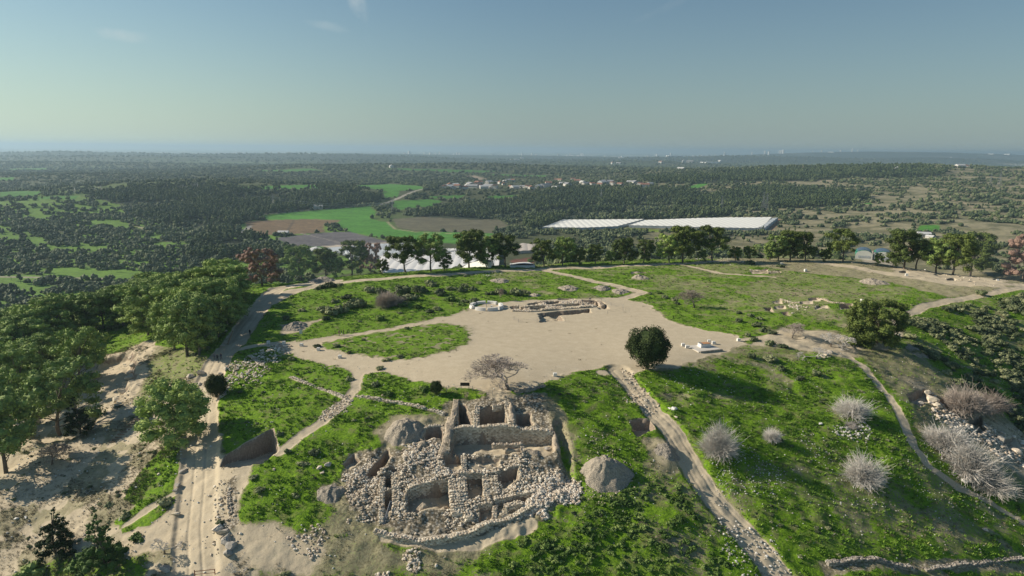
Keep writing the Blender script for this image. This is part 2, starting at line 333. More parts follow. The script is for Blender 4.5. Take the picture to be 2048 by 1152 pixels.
FIELDS = [((516,436),(560,427),(640,420),(740,412),(752,425),(745,436),(700,441),(560,440)), ((490,443),(560,439),(640,438),(690,441),(648,452),(650,464),(600,468),(490,472)), ((548,476),(650,465),(700,463),(780,485),(690,492),(600,496)), ((680,440),(740,437),(782,446),(790,458),(832,463),(985,467),(988,473),(955,478),(920,488),(800,482),(700,464),(672,448)), ((640,492),(784,484),(800,500),(700,505)), ((620,494),(645,494),(668,504),(655,506),(622,502)),
  ((690,372),(780,368),(840,372),(850,378),(780,384),(750,378)), ((765,384),(800,382),(795,394),(770,395)), ((790,402),(860,398),(885,402),(870,412),(800,420),(785,414)), ((860,392),(930,390),(920,397),(860,397)), ((975,392),(1040,390),(1020,398),(975,398)), ((480,374),(690,370),(640,378),(480,380)), ((770,336),(1000,342),(960,346),(780,339)), ((500,341),(620,337),(650,342),(560,344)), ((985,348),(1130,350),(1080,354),(985,351)),
  ((270,383),(420,378),(450,380),(300,386)), ((0,384),(90,384),(70,393),(0,394)), ((75,394),(160,391),(150,398),(80,398)), ((20,338),(95,336),(90,341),(10,342)), ((0,356),(30,354),(25,361),(0,361)),
  ((1375,373),(1400,367),(1415,368),(1398,376),(1380,377)), ((1400,364),(1440,360),(1445,364),(1405,367)), ((1840,450),(1880,450),(1880,462),(1830,464)), ((1830,470),(1870,465),(1870,470),(1840,476)), ((1250,456),(1330,460),(1320,465),(1260,460)), ((1730,406),(1740,405),(1745,409),(1725,409)), ((1820,490),(1845,487),(1848,496),(1822,498)),
  ((785,438),(870,432),(1000,440),(1020,455),(985,466),(832,461),(795,455)), ((1545,436),(1560,440),(1545,462),(1535,455)), ((930,352),(950,351),(975,358),(960,361)), ((1730,500),(1800,505),(1790,530),(1715,530)),
  ((1035,492),(1070,488),(1085,500),(1045,504)), ((1020,520),(1068,514),(1068,528),(1025,530)), ((1255,532),(1310,535),(1300,550),(1250,550))]
GRN = c3(.075, .22, .028)
FCOL = [GRN*1.1, c3(.19, .13, .075), c3(.125, .115, .12), GRN, c3(.42, .36, .29), GRN, GRN, GRN, GRN*.9, GRN*.8, GRN*.9, GRN, GRN*.7, GRN*.8+.01, GRN*.8, GRN, GRN*.8, GRN*.8, GRN*.9, GRN, GRN*1.1, c3(.4, .28, .18), GRN, c3(.16, .13, .09), c3(.16, .22, .03), GRN, GRN, c3(.13, .12, .075), c3(.38, .2, .13), c3(.3, .24, .17), c3(.42, .37, .28), c3(.33, .3, .25), c3(.16, .07, .05), GRN]
FIELDW = [PW(p) for p in FIELDS[:-1]]
for poly, col in zip(FIELDW, FCOL):
    pj = np.array(poly); sz = max(np.ptp(pj[:, 0]), np.ptp(pj[:, 1])); lo = pj.min(0)-40; hi = pj.max(0)+40
    m = (fX > lo[0]) & (fX < hi[0]) & (fY > lo[1]) & (fY < hi[1])
    if not np.any(m): continue
    sd = sdpoly(fX[m], fY[m], poly)+(FN2[m]-.5)*min(8, sz*.05)
    k = (1-sstep(-1.5, 1.5, sd))[..., None]; var = (.85+.3*vnoise(fX[m]*.3, fY[m], 9, 7))[..., None]
    FC[m] = FC[m]*(1-k)+col*var*k
for poly in FOREST:
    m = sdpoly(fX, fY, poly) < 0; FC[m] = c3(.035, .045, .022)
def fstrip(pts, w, col, jit=2):
    global FC
    d = dline(fX, fY, PW(pts))+(FN2-.5)*jit; k = (1-sstep(w*.5-1, w*.5+1, d))[..., None]; FC = FC*(1-k)+c3(*col)*k
fstrip([(0,554),(70,554),(140,555),(210,557)], 5, (.35, .3, .24))
fstrip([(750,412),(775,405),(800,395),(830,382),(860,376)], 8, (.4, .36, .3))
fstrip([(260,447),(285,456),(300,467)], 6, (.3, .28, .16))
fstrip([(1890,395),(1925,405),(1965,425),(1985,432)], 5, (.45, .36, .24))
fstrip([(1548,361),(1640,362),(1690,361)], 10, (.45, .35, .26))
fstrip([(775,444),(790,458),(832,464),(985,471)], 4, (.3, .27, .15))
fstrip([(500,452),(480,470),(440,478)], 8, (.3, .28, .25))
fstrip([(570,470),(588,440)], 4, (.12, .09, .06)); fstrip([(600,466),(700,490)], 3, (.25, .22, .2)); fstrip([(510,430),(620,420),(740,411)], 6, (.3, .28, .22))
fstrip([(0,379),(150,375),(250,380)], 5, (.2, .2, .13))
FA = np.zeros((ny, nx)); FA[f_off:] = sstep(-10, 40, sdpoly(fX, fY, TELL))
FARC = np.zeros((ny, nx, 4), np.float32); FARC[f_off:, :, :3] = FC; FARC[..., 3] = FA
MASK[..., 3] = FA
# ---------------------------------------------------------------- mesh helpers
def mesh_np(name, verts, quads=None, tris=None, smooth=False):
    me = bpy.data.meshes.new(name); verts = np.asarray(verts, np.float32).reshape(-1, 3)
    me.vertices.add(len(verts)); me.vertices.foreach_set('co', verts.ravel())
    q = np.zeros((0, 4), int) if quads is None or len(quads) == 0 else np.asarray(quads); t = np.zeros((0, 3), int) if tris is None or len(tris) == 0 else np.asarray(tris)
    nl = q.size+t.size; me.loops.add(nl); me.loops.foreach_set('vertex_index', np.concatenate([q.ravel(), t.ravel()]).astype(np.int32))
    npy = len(q)+len(t); me.polygons.add(npy)
    st = np.concatenate([np.arange(len(q))*4, len(q)*4+np.arange(len(t))*3]).astype(np.int32)
    me.polygons.foreach_set('loop_start', st)
    me.polygons.foreach_set('use_smooth', np.full(npy, bool(smooth)))
    me.update(calc_edges=True); return me
def link(name, me, mat=None, parent=None, loc=None, rz=0):
    o = bpy.data.objects.new(name, me)
    if mat is not None and me is not None and len(me.materials) == 0: me.materials.append(mat)
    COL.objects.link(o)
    if parent is not None: o.parent = parent
    if loc is not None: o.location = tuple(float(v) for v in loc)
    o.rotation_euler.z = rz
    return o
def tag(o, label, cat=None, group=None, kind=None):
    if label: o['label'] = label
    if cat: o['category'] = cat
    if group: o['group'] = group
    if kind: o['kind'] = kind
    return o
def thing(name, label, cat, loc, rz=0, group=None):
    o = bpy.data.objects.new(name, None); COL.objects.link(o); o.location = tuple(float(v) for v in loc); o.rotation_euler.z = rz; o.empty_display_size = .5
    return tag(o, label, cat, group)
def dup(root, loc, rz=0, scale=1.0, label=None, group=None, cat=None):
    r = root.copy(); COL.objects.link(r); r.location = tuple(float(v) for v in loc); r.rotation_euler.z = rz
    r.scale = (scale,)*3 if np.isscalar(scale) else tuple(scale)
    if label: r['label'] = label
    if group: r['group'] = group
    elif 'group' in r.keys() and label: pass
    if cat: r['category'] = cat
    for ch in list(root.children):
        c = ch.copy(); COL.objects.link(c); c.parent = r
    return r
def hz(x, y): return float(h_full(np.array([float(x)]), np.array([float(y)]))[0])
def G3(px, py, sink=0.0):
    p, t = P(px, py); return np.array([p[0], p[1], hz(p[0], p[1])-sink]), t
# ---------------------------------------------------------------- node helpers
def newmat(name, rough=.9):
    m = bpy.data.materials.new(name); m.use_nodes = True; nt = m.node_tree; b = nt.nodes['Principled BSDF']
    b.inputs['Roughness'].default_value = rough; b.inputs['Specular IOR Level'].default_value = .15
    return m, nt, b
def N(nt, t, **k):
    n = nt.nodes.new(t)
    for a, v in k.items():
        if a in n.inputs: n.inputs[a].default_value = v
        else: setattr(n, a, v)
    return n
def noise(nt, vec, scale, detail=4, rough=.6):
    n = N(nt, 'ShaderNodeTexNoise', Scale=scale, Detail=detail, Roughness=rough); nt.links.new(vec, n.inputs['Vector']); return n.outputs['Fac']
def ramp(nt, fac, stops):
    r = nt.nodes.new('ShaderNodeValToRGB'); nt.links.new(fac, r.inputs[0]); e = r.color_ramp.elements
    while len(e) < len(stops): e.new(.5)
    for i, (p_, c) in enumerate(stops): e[i].position = p_; e[i].color = (*c, 1)
    return r.outputs[0]
def mixc(nt, f, a, b):
    m = nt.nodes.new('ShaderNodeMix'); m.data_type = 'RGBA'
    for s, v in ((0, f), (6, a), (7, b)):
        if isinstance(v, (int, float)): m.inputs[s].default_value = v
        elif isinstance(v, tuple): m.inputs[s].default_value = (*v, 1)
        else: nt.links.new(v, m.inputs[s])
    return m.outputs[2]
def mul(nt, f, a, b):
    m = nt.nodes.new('ShaderNodeMix'); m.data_type = 'RGBA'; m.blend_type = 'MULTIPLY'
    m.inputs[0].default_value = f; nt.links.new(a, m.inputs[6])
    if isinstance(b, tuple): m.inputs[7].default_value = (*b, 1)
    else: nt.links.new(b, m.inputs[7])
    return m.outputs[2]
def math_(nt, op, a, b=0.0, c=None):
    m = nt.nodes.new('ShaderNodeMath'); m.operation = op
    for i, v in enumerate((a, b) if c is None else (a, b, c)):
        if isinstance(v, (int, float)): m.inputs[i].default_value = v
        else: nt.links.new(v, m.inputs[i])
    return m.outputs[0]
def maprange(nt, v, a, b, c=0.0, d=1.0):
    m = nt.nodes.new('ShaderNodeMapRange'); m.interpolation_type = 'SMOOTHSTEP'; nt.links.new(v, m.inputs[0])
    for i, x in enumerate((a, b, c, d)): m.inputs[i+1].default_value = x
    return m.outputs[0]
def bump(nt, b, h, strength=.5, dist=.2):
    n = N(nt, 'ShaderNodeBump', Strength=strength, Distance=dist); nt.links.new(h, n.inputs['Height']); nt.links.new(n.outputs[0], b.inputs['Normal']); return n
# ground material
m, nt, b = newmat('ground_cover', .95); MAT_G = m
geo = nt.nodes.new('ShaderNodeNewGeometry'); pos = geo.outputs['Position']
am = N(nt, 'ShaderNodeAttribute', attribute_name='cover'); af = N(nt, 'ShaderNodeAttribute', attribute_name='farc')
sep = nt.nodes.new('ShaderNodeSeparateColor'); nt.links.new(am.outputs['Color'], sep.inputs[0])
n_f = noise(nt, pos, 2.6, 6, .7); n_m = noise(nt, pos, .45, 5, .6); n_l = noise(nt, pos, .07, 4, .6); n_x = noise(nt, pos, 9.0, 3, .6)
grass = ramp(nt, n_f, [(.30, (.045, .085, .008)), (.46, (.115, .22, .012)), (.60, (.20, .33, .018)), (.78, (.28, .39, .035))])
grass = mixc(nt, maprange(nt, n_m, .50, .66), grass, mixc(nt, n_f, (.12, .17, .035), (.22, .23, .08)))
grass = mixc(nt, maprange(nt, n_l, .58, .75, 0, .45), grass, (.20, .20, .09))
dryc = ramp(nt, n_f, [(.3, (.14, .13, .065)), (.5, (.29, .26, .15)), (.7, (.45, .40, .265))])
dirt = ramp(nt, n_m, [(.3, (.52, .435, .30)), (.55, (.57, .48, .335)), (.75, (.62, .53, .38))])
dirt = mul(nt, .45, dirt, ramp(nt, n_x, [(.3, (.72, .70, .68)), (.6, (1, 1, 1))]))
dirt = mul(nt, .5, dirt, ramp(nt, n_f, [(.28, (.66, .64, .62)), (.5, (1, 1, 1))]))
vo = N(nt, 'ShaderNodeTexVoronoi', Scale=2.3); nt.links.new(pos, vo.inputs['Vector'])
rock = mixc(nt, maprange(nt, vo.outputs['Distance'], .25, .6), (.56, .50, .40), (.20, .17, .12))
vbw = nt.nodes.new('ShaderNodeRGBToBW'); nt.links.new(vo.outputs['Color'], vbw.inputs[0]); rock = mul(nt, .8, rock, ramp(nt, vbw.outputs[0], [(.2, (.7, .68, .64)), (.7, (1.1, 1.06, 1))]))
jn = math_(nt, 'MULTIPLY_ADD', n_f, .9, math_(nt, 'MULTIPLY', n_m, .5)); jn = math_(nt, 'SUBTRACT', jn, .70)
col = dryc
col = mixc(nt, maprange(nt, math_(nt, 'ADD', sep.outputs[0], jn), .42, .62), col, grass)
col = mixc(nt, maprange(nt, math_(nt, 'SUBTRACT', sep.outputs[1], jn), .42, .66), col, dirt)
col = mixc(nt, maprange(nt, math_(nt, 'ADD', sep.outputs[2], math_(nt, 'MULTIPLY', jn, 1.3)), .42, .6), col, rock)
# steep earth faces are bare cut soil
sx = nt.nodes.new('ShaderNodeSeparateXYZ'); nt.links.new(geo.outputs['True Normal'], sx.inputs[0])
steep = maprange(nt, sx.outputs[2], .62, .45)
soil = ramp(nt, n_f, [(.3, (.21, .16, .115)), (.6, (.34, .27, .20)), (.8, (.46, .38, .29))])
stn = math_(nt, 'MULTIPLY', steep, math_(nt, 'SUBTRACT', 1.0, am.outputs['Alpha']))
col = mixc(nt, stn, col, soil)
nfar = noise(nt, pos, .035, 5, .65); nfar2 = noise(nt, pos, .16, 5, .7)
farcol = mul(nt, .8, af.outputs['Color'], ramp(nt, nfar2, [(.3, (.55, .58, .6)), (.5, (1, 1, 1)), (.7, (1.4, 1.35, 1.2))]))
farcol = mul(nt, .5, farcol, ramp(nt, nfar, [(.35, (.7, .7, .7)), (.6, (1.2, 1.2, 1.2))]))
col = mixc(nt, am.outputs['Alpha'], col, farcol)
nt.links.new(col, b.inputs['Base Color'])
hb = math_(nt, 'ADD', math_(nt, 'MULTIPLY', n_f, 1.0), math_(nt, 'MULTIPLY', n_m, 1.2))
hs = math_(nt, 'MULTIPLY', hb, math_(nt, 'ADD', math_(nt, 'MULTIPLY', sep.outputs[0], .85), .12))
bm_ = bump(nt, b, hs, .5, .5)
gv = np.stack([GX, GY, GZ], -1).reshape(-1, 3)
idx = np.arange(ny*nx).reshape(ny, nx)
quads = np.stack([idx[:-1, :-1], idx[:-1, 1:], idx[1:, 1:], idx[1:, :-1]], -1).reshape(-1, 4)
gm = mesh_np('ground', gv, quads, smooth=True)
for nm, arr in (('cover', MASK), ('farc', FARC)):
    a = gm.attributes.new(nm, 'FLOAT_COLOR', 'POINT'); a.data.foreach_set('color', np.ascontiguousarray(arr, np.float32).ravel())
tag(link('ground', gm, MAT_G), None, kind='structure')
# ---------------------------------------------------------------- sky, sun, haze
SUN_EL = math.radians(27); SUN_AZ = math.radians(13)   # light comes from -X, a little from +Y
sd_ = Vector((-math.cos(SUN_EL)*math.cos(SUN_AZ), math.cos(SUN_EL)*math.sin(SUN_AZ), math.sin(SUN_EL)))
sl = bpy.data.lights.new('sun', 'SUN'); sl.energy = 4.6; sl.angle = math.radians(.55); sl.color = (1, .90, .76)
so = bpy.data.objects.new('sun', sl); COL.objects.link(so); so.rotation_euler = (-sd_).to_track_quat('-Z', 'Y').to_euler(); so.location = (-300, 60, 300)
wd = bpy.data.worlds.new('World'); SC.world = wd; wd.use_nodes = True; wt = wd.node_tree; bg = wt.nodes['Background']
sk = wt.nodes.new('ShaderNodeTexSky'); sk.sky_type = 'NISHITA'; sk.sun_disc = False; sk.sun_elevation = SUN_EL
sk.sun_rotation = math.atan2(sd_.x, sd_.y)      # measured from +Y towards +X
sk.air_density = 1.0; sk.dust_density = .8; sk.ozone_density = 1.5; sk.altitude = 200
tc = wt.nodes.new('ShaderNodeTexCoord')
def wisp(d, sx_, sz_, amp, rot=0.0, sc=6.0):
    """soft thin cloud at a sky direction"""
    d = Vector(d).normalized(); rt = d.cross(Vector((0, 0, 1))).normalized(); up = rt.cross(d)
    r2 = rt*math.cos(rot)+up*math.sin(rot); u2 = -rt*math.sin(rot)+up*math.cos(rot)
    def dot(v):
        n = wt.nodes.new('ShaderNodeVectorMath'); n.operation = 'DOT_PRODUCT'; wt.links.new(tc.outputs['Generated'], n.inputs[0]); n.inputs[1].default_value = tuple(v); return n.outputs['Value']
    a = math_(wt, 'DIVIDE', dot(r2), sx_); c = math_(wt, 'DIVIDE', dot(u2), sz_)
    q = math_(wt, 'ADD', math_(wt, 'MULTIPLY', a, a), math_(wt, 'MULTIPLY', c, c))
    nn = noise(wt, tc.outputs['Generated'], sc*6, 6, .65)
    q = math_(wt, 'ADD', q, math_(wt, 'MULTIPLY', math_(wt, 'SUBTRACT', nn, .5), 3.0))
    q = maprange(wt, q, 1.2, -.8, 0, amp); fwd = math_(wt, 'GREATER_THAN', dot(d), .5)
    return math_(wt, 'MULTIPLY', q, fwd)
cl = wisp(ray(712, -5), .012, .035, .38, .35); cl = math_(wt, 'ADD', cl, wisp(ray(245, 73), .035, .009, .32, -.05)); cl = math_(wt, 'ADD', cl, wisp(ray(655, 52), .03, .006, .16, -.15)); cl = math_(wt, 'ADD', cl, wisp(ray(1330, 15), .05, .006, .06, .4))
sxyz = wt.nodes.new('ShaderNodeSeparateXYZ'); wt.links.new(tc.outputs['Generated'], sxyz.inputs[0])
hzf = math_(wt, 'POWER', 2.718, math_(wt, 'MULTIPLY', math_(wt, 'MAXIMUM', sxyz.outputs[2], 0.0), -7.5)); hzf = math_(wt, 'MULTIPLY', hzf, .9)
hcol = mixc(wt, maprange(wt, math_(wt, 'MULTIPLY', sxyz.outputs[0], -1.0), -.1, .75), (3.35, 4.1, 4.0), (6.3, 7.5, 6.3))
skc = mixc(wt, hzf, mul(wt, 1.0, sk.outputs[0], (.61, .80, .86)), hcol); skc = mixc(wt, cl, skc, (7.0, 7.4, 7.2))
wt.links.new(skc, bg.inputs[0]); bg.inputs[1].default_value = .072
SC.view_settings.view_transform = 'Standard'; SC.view_settings.look = 'None'; SC.view_settings.gamma = 1; SC.view_settings.exposure = .42
hv = [(x, y, z) for x in (-46000, 46000) for y in (-300, 47000) for z in (-190, 110)]
hm_ = mesh_np('haze', hv, [(0, 1, 3, 2), (4, 6, 7, 5), (0, 4, 5, 1), (2, 3, 7, 6), (0, 2, 6, 4), (1, 5, 7, 3)])
hmat = bpy.data.materials.new('haze_air'); hmat.use_nodes = True; ht = hmat.node_tree; ht.nodes.clear()
ho = ht.nodes.new('ShaderNodeOutputMaterial'); pv = ht.nodes.new('ShaderNodeVolumePrincipled'); pv.inputs['Color'].default_value = (.45, .61, .74, 1); pv.inputs['Density'].default_value = 9.6e-5; pv.inputs['Anisotropy'].default_value = .3
ht.links.new(pv.outputs[0], ho.inputs['Volume'])
tag(link('haze', hm_, hmat), None, kind='stuff')
SC.cycles.volume_bounces = 1; SC.cycles.max_bounces = 5; SC.cycles.diffuse_bounces = 2; SC.cycles.transparent_max_bounces = 6
# ================================================================ plants
def foliage_mat(name, stops, rnd=.22):
    m, nt, b = newmat(name, .75)
    g = nt.nodes.new('ShaderNodeNewGeometry'); oi = nt.nodes.new('ShaderNodeObjectInfo')
    n1 = noise(nt, g.outputs['Position'], .9, 3, .6)
    if 'far' in name:
        n2_ = noise(nt, g.outputs['Position'], .009, 4, .65); n1 = math_(nt, 'ADD', math_(nt, 'MULTIPLY', n1, .5), math_(nt, 'MULTIPLY', n2_, .5)); n1 = math_(nt, 'MULTIPLY_ADD', math_(nt, 'SUBTRACT', n1, .5), 1.5, .5)
    f = math_(nt, 'ADD', n1, math_(nt, 'MULTIPLY', math_(nt, 'SUBTRACT', oi.outputs['Random'], .5), rnd))
    c = ramp(nt, f, stops); nt.links.new(c, b.inputs['Base Color']); return m
M_PINE = foliage_mat('pine_foliage', [(0.25, (0.1051, 0.1535, 0.0483)), (0.5, (0.2326, 0.3148, 0.0835)), (0.75, (0.4054, 0.5067, 0.1301))])
M_PINED = foliage_mat('dark_pine_foliage', [(0.25, (0.042, 0.0624, 0.018)), (0.5, (0.096, 0.132, 0.03)), (0.75, (0.18, 0.216, 0.048))])
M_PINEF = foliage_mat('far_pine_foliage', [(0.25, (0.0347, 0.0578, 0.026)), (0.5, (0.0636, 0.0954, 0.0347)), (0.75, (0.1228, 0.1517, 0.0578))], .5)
M_DARK = foliage_mat('carob_foliage', [(0.3, (0.0234, 0.0364, 0.013)), (0.6, (0.0442, 0.0676, 0.0182)), (0.8, (0.091, 0.117, 0.0325))])
M_SCRUB = foliage_mat('scrub_foliage', [(0.25, (0.0709, 0.0911, 0.0446)), (0.5, (0.1418, 0.1721, 0.077)), (0.78, (0.3038, 0.3139, 0.162))], .6)
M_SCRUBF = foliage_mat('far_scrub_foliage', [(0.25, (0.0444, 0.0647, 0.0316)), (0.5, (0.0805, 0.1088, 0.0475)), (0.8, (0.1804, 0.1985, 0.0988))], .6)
M_RUST = foliage_mat('rusty_foliage', [(.3, (.16, .095, .07)), (.6, (.29, .185, .14)), (.8, (.40, .29, .22))])
M_GRASS = foliage_mat('grass_blades', [(0.22, (0.0552, 0.1129, 0.0163)), (0.45, (0.1173, 0.232, 0.0261)), (0.7, (0.2207, 0.3574, 0.0424)), (0.9, (0.3586, 0.3762, 0.1305))], .5)
M_DRYG = foliage_mat('dry_grass', [(.3, (.14, .12, .07)), (.6, (.29, .25, .16)), (.8, (.42, .37, .26))], .5)
M_WEED = foliage_mat('weed_leaves', [(0.3, (0.0612, 0.1085, 0.0245)), (0.55, (0.126, 0.2013, 0.042)), (0.8, (0.28, 0.35, 0.105))], .5)
M_TWIG = foliage_mat('pale_twigs', [(0.3, (0.4752, 0.432, 0.378)), (0.6, (0.6264, 0.5832, 0.5184)), (0.8, (0.7344, 0.6912, 0.6318))], .3)
M_TWIGB = foliage_mat('brown_twigs', [(0.3, (0.297, 0.242, 0.198)), (0.6, (0.418, 0.352, 0.297)), (0.8, (0.528, 0.462, 0.396))], .3)
M_BARK = foliage_mat('bark', [(.3, (.09, .07, .055)), (.6, (.17, .14, .11)), (.8, (.26, .22, .18))], .2)
def tube(pts, rad, n=6, cap=True):
    pts = np.asarray(pts, float); V_ = []; Q = []; k = len(pts)
    for i in range(k):
        d = pts[min(i+1, k-1)]-pts[max(i-1, 0)]; d /= np.linalg.norm(d)+1e-9
        a = np.cross(d, [0, 0, 1.] if abs(d[2]) < .9 else [1., 0, 0]); a /= np.linalg.norm(a); b_ = np.cross(d, a)
        th = np.arange(n)*2*math.pi/n
        V_.append(pts[i]+rad[i]*(np.cos(th)[:, None]*a+np.sin(th)[:, None]*b_))
    for i in range(k-1):
        for j in range(n): Q.append((i*n+j, i*n+(j+1) % n, (i+1)*n+(j+1) % n, (i+1)*n+j))
    return np.concatenate(V_), np.array(Q)
class MB:
    def __init__(s): s.v = []; s.q = []; s.t = []; s.n = 0; s.m = []
    def add(s, v, q=None, t=None):
        v = np.asarray(v, float).reshape(-1, 3)
        if q is not None and len(q): s.q.append(np.asarray(q)+s.n)
        if t is not None and len(t): s.t.append(np.asarray(t)+s.n)
        s.v.append(v); s.n += len(v); return s
    def tube(s, pts, rad, n=6): v, q = tube(pts, rad, n); return s.add(v, q)
    def box(s, c, sz, rz=0, jit=0, rng=None, tilt=(0, 0)):
        v = np.array([(x, y, z) for x in (-.5, .5) for y in (-.5, .5) for z in (-.5, .5)])*np.array(sz)
        if jit: v = v+(rng or RNG).normal(0, jit, (8, 3))*np.array(sz)
        cx, sx_ = math.cos(tilt[0]), math.sin(tilt[0]); v = v @ np.array([[1, 0, 0], [0, cx, sx_], [0, -sx_, cx]])
        cy, sy = math.cos(tilt[1]), math.sin(tilt[1]); v = v @ np.array([[cy, 0, -sy], [0, 1, 0], [sy, 0, cy]])
        c_, s_ = math.cos(rz), math.sin(rz); v = v @ np.array([[c_, s_, 0], [-s_, c_, 0], [0, 0, 1]])+np.array(c)
        return s.add(v, [(0, 1, 3, 2), (4, 6, 7, 5), (0, 4, 5, 1), (2, 3, 7, 6), (0, 2, 6, 4), (1, 5, 7, 3)])
    def mesh(s, name, smooth=False):
        return mesh_np(name, np.concatenate(s.v), np.concatenate(s.q) if s.q else None, np.concatenate(s.t) if s.t else None, smooth)
def ico(sub=1):
    import bmesh
    bm = bmesh.new(); bmesh.ops.create_icosphere(bm, subdivisions=sub, radius=1)
    v = np.array([x.co[:] for x in bm.verts]); t = np.array([[a.index for a in f.verts] for f in bm.faces]); bm.free(); return v, t
ICO1, ICO2, ICO3 = ico(1), ico(2), ico(3)
def leaves(rng, centers, radii, per, size, flat=.75, aspect=1.0):
    """small leaf faces spread through each clump's outer shell"""
    V_ = []
    for c, r in zip(centers, radii):
        n = max(6, int(per*r*r)); d = rng.normal(size=(n, 3)); d /= np.linalg.norm(d, axis=1)[:, None]
        rr = r*rng.uniform(.55, 1.08, n)[:, None]; p = np.asarray(c)+d*rr*np.array([1, 1, flat])
        nn = d+rng.normal(0, .55, (n, 3)); nn /= np.linalg.norm(nn, axis=1)[:, None]
        a = np.cross(nn, rng.normal(size=(n, 3))); a /= np.linalg.norm(a, axis=1)[:, None]; b_ = np.cross(nn, a)
        s = size*rng.uniform(.6, 1.35, n)[:, None]
        V_.append(np.stack([p-a*s*aspect, p-b_*s*.6, p+a*s*aspect, p+b_*s*.6], 1))
    v = np.concatenate(V_).reshape(-1, 3); return v, np.arange(len(v)).reshape(-1, 4)
def core(mb, c, r, flat=.75, k=.68):
    v, t = ICO1; mb.add(v*(1+RNG.normal(0, .12, (len(v), 1)))*r*k*np.array([1, 1, flat])+c, None, t)
PINES = []
def make_pine(seed, H=12.0, W=8.0, low=.3, top=1.0, n=56, per=80, size=.21, lean=.8, mat=None, nm='pine_tree', r0=(1.0, 1.8), conic=False):
    rng = np.random.default_rng(seed)
    root = thing(nm, None, None, (0, 0, -500))
    tp = np.array([rng.normal(0, lean), rng.normal(0, lean), H*.9])
    ks = np.linspace(0, 1, 7); tr = np.array([[tp[0]*k**1.4+.25*math.sin(k*5+seed), tp[1]*k**1.4+.2*math.cos(k*4+seed)-.2, k*H*.88-.4] for k in ks]); tr[0, :2] = 0
    tb = MB(); tb.tube(tr, [.30*(1-k*.85)*H/12 for k in ks], 7)
    cs = []; rs = []
    for i in range(n):
        z = low+(1-low)*rng.beta(1.5, 1.2)
        w = (W/2)*(1-((z-(low+.38*(1-low)))/(1.0-(low+.2*(1-low)))*.95)**2)**.5 if abs((z-(low+.38*(1-low)))/(1.0-(low+.2*(1-low)))*.95) < 1 else .25*W/2
        if conic: z = low+(1-low)*rng.beta(1, 1.5); w = W/2*(1.04-z)
        a = rng.uniform(0, 6.283); rr = w*math.sqrt(rng.uniform(.05, 1))
        c = np.array([tp[0]*z+rr*math.cos(a), tp[1]*z+rr*math.sin(a), z*H]); r = rng.uniform(*r0)*((1.1-.35*z) if not conic else (1.25-.95*z))
        c[2] = min(c[2], H-r*.6); cs.append(c); rs.append(r)
    for c, r in list(zip(cs, rs))[:16]:
        k = np.clip((c[2]/H)*.62, .15, .8); s = np.array([np.interp(k, ks, tr[:, j]) for j in range(3)])
        tb.tube([s, (s+c)/2+np.array([0, 0, -.2]), c], [.10, .06, .03], 4)
    link('trunk', tb.mesh('trunk', True), M_BARK, root)
    v, q = leaves(rng, cs, rs, per, size); mb = MB(); mb.add(v, q)
    for c, r in zip(cs, rs): core(mb, c, r)
    link('crown', mb.mesh('crown'), mat or M_PINE, root)
    root['H'] = H; return root
for i in range(6):
    PINES.append(make_pine(100+i, 12+.4*(i % 3), 9.2+(i % 4)*.7, [.2, .24, .15, .3, .08, .2][i]))
PINEL = [make_pine(150, 13, 10.5, .06, n=95, lean=.3), make_pine(151, 12.5, 12.5, .03, n=110, lean=.5, mat=M_PINED)]
RUSTY = make_pine(160, 11, 11, .1, n=80, per=45, size=.11, mat=M_RUST, nm='rusty_tree')
CEDAR = make_pine(170, 9, 8.0, .06, n=95, per=110, size=.15, lean=.2, mat=M_DARK, nm='dark_conifer', r0=(.45, .95), conic=True); CEDARG = make_pine(171, 9, 7.5, .05, n=95, per=60, size=.14, lean=.4, mat=M_WEED, nm='green_conifer', r0=(.45, .95), conic=True)
def make_round(seed, r, mat, nm, n=60, per=140, size=.16):
    rng = np.random.default_rng(seed); root = thing(nm, None, None, (0, 0, -500))
    d = rng.normal(size=(n, 3)); d /= np.linalg.norm(d, axis=1)[:, None]; cs = d*r*.72*np.array([1, 1, .95])+np.array([0, 0, r*1.02]); rs = rng.uniform(.16, .34, n)*r; cs = cs*np.array([1, 1, 1])+rng.normal(0, r*.05, (n, 3))
    tb = MB(); tb.tube([(0, 0, -.5), (.1, 0, r*.4), (0, .1, r)], [r*.09, r*.07, r*.04], 7)
    for c in cs[:14]: tb.tube([(0, 0, r*.4), c*.6+np.array([0, 0, r*.3]), c], [r*.03, r*.02, r*.01], 4)
    link('trunk', tb.mesh('trunk', True), M_BARK, root)
    v, q = leaves(rng, cs, rs, per, size, .95); mb = MB(); mb.add(v, q); vv, tt = ICO2; mb.add(vv*(1+rng.normal(0, .06, (len(vv), 1)))*r*.70+np.array([0, 0, r]), None, tt)
    link('crown', mb.mesh('crown'), mat, root); root['H'] = r*2; return root
CAROB = make_round(201, 5.0, M_DARK, 'carob_tree', n=85)
def make_bush(seed, mat, nm, r=1.0, n=11, per=130, size=.12, flat=.7):
    rng = np.random.default_rng(seed); cs = []; rs = []
    for i in range(n):
        a = rng.uniform(0, 6.28); q = math.sqrt(rng.uniform(0, 1))*.72; cs.append((q*math.cos(a)*r, q*math.sin(a)*r, r*(.15+.5*rng.uniform()*(1-q*.6)))); rs.append(rng.uniform(.28, .48)*r)
    v, q = leaves(rng, cs, rs, per/r/r*1.6, size*r, flat); mb = MB(); mb.add(v, q)
    for c, rr in zip(cs, rs): core(mb, np.array(c), rr, flat, .8)
    return mb.mesh(nm)
BUSHM = [make_bush(300+i, M_SCRUB, 'shrub') for i in range(4)]
for x in BUSHM: x.materials.append(M_SCRUB)
BUSHG = [make_bush(310+i, M_WEED, 'green_bush') for i in range(2)]
for x in BUSHG: x.materials.append(M_WEED)
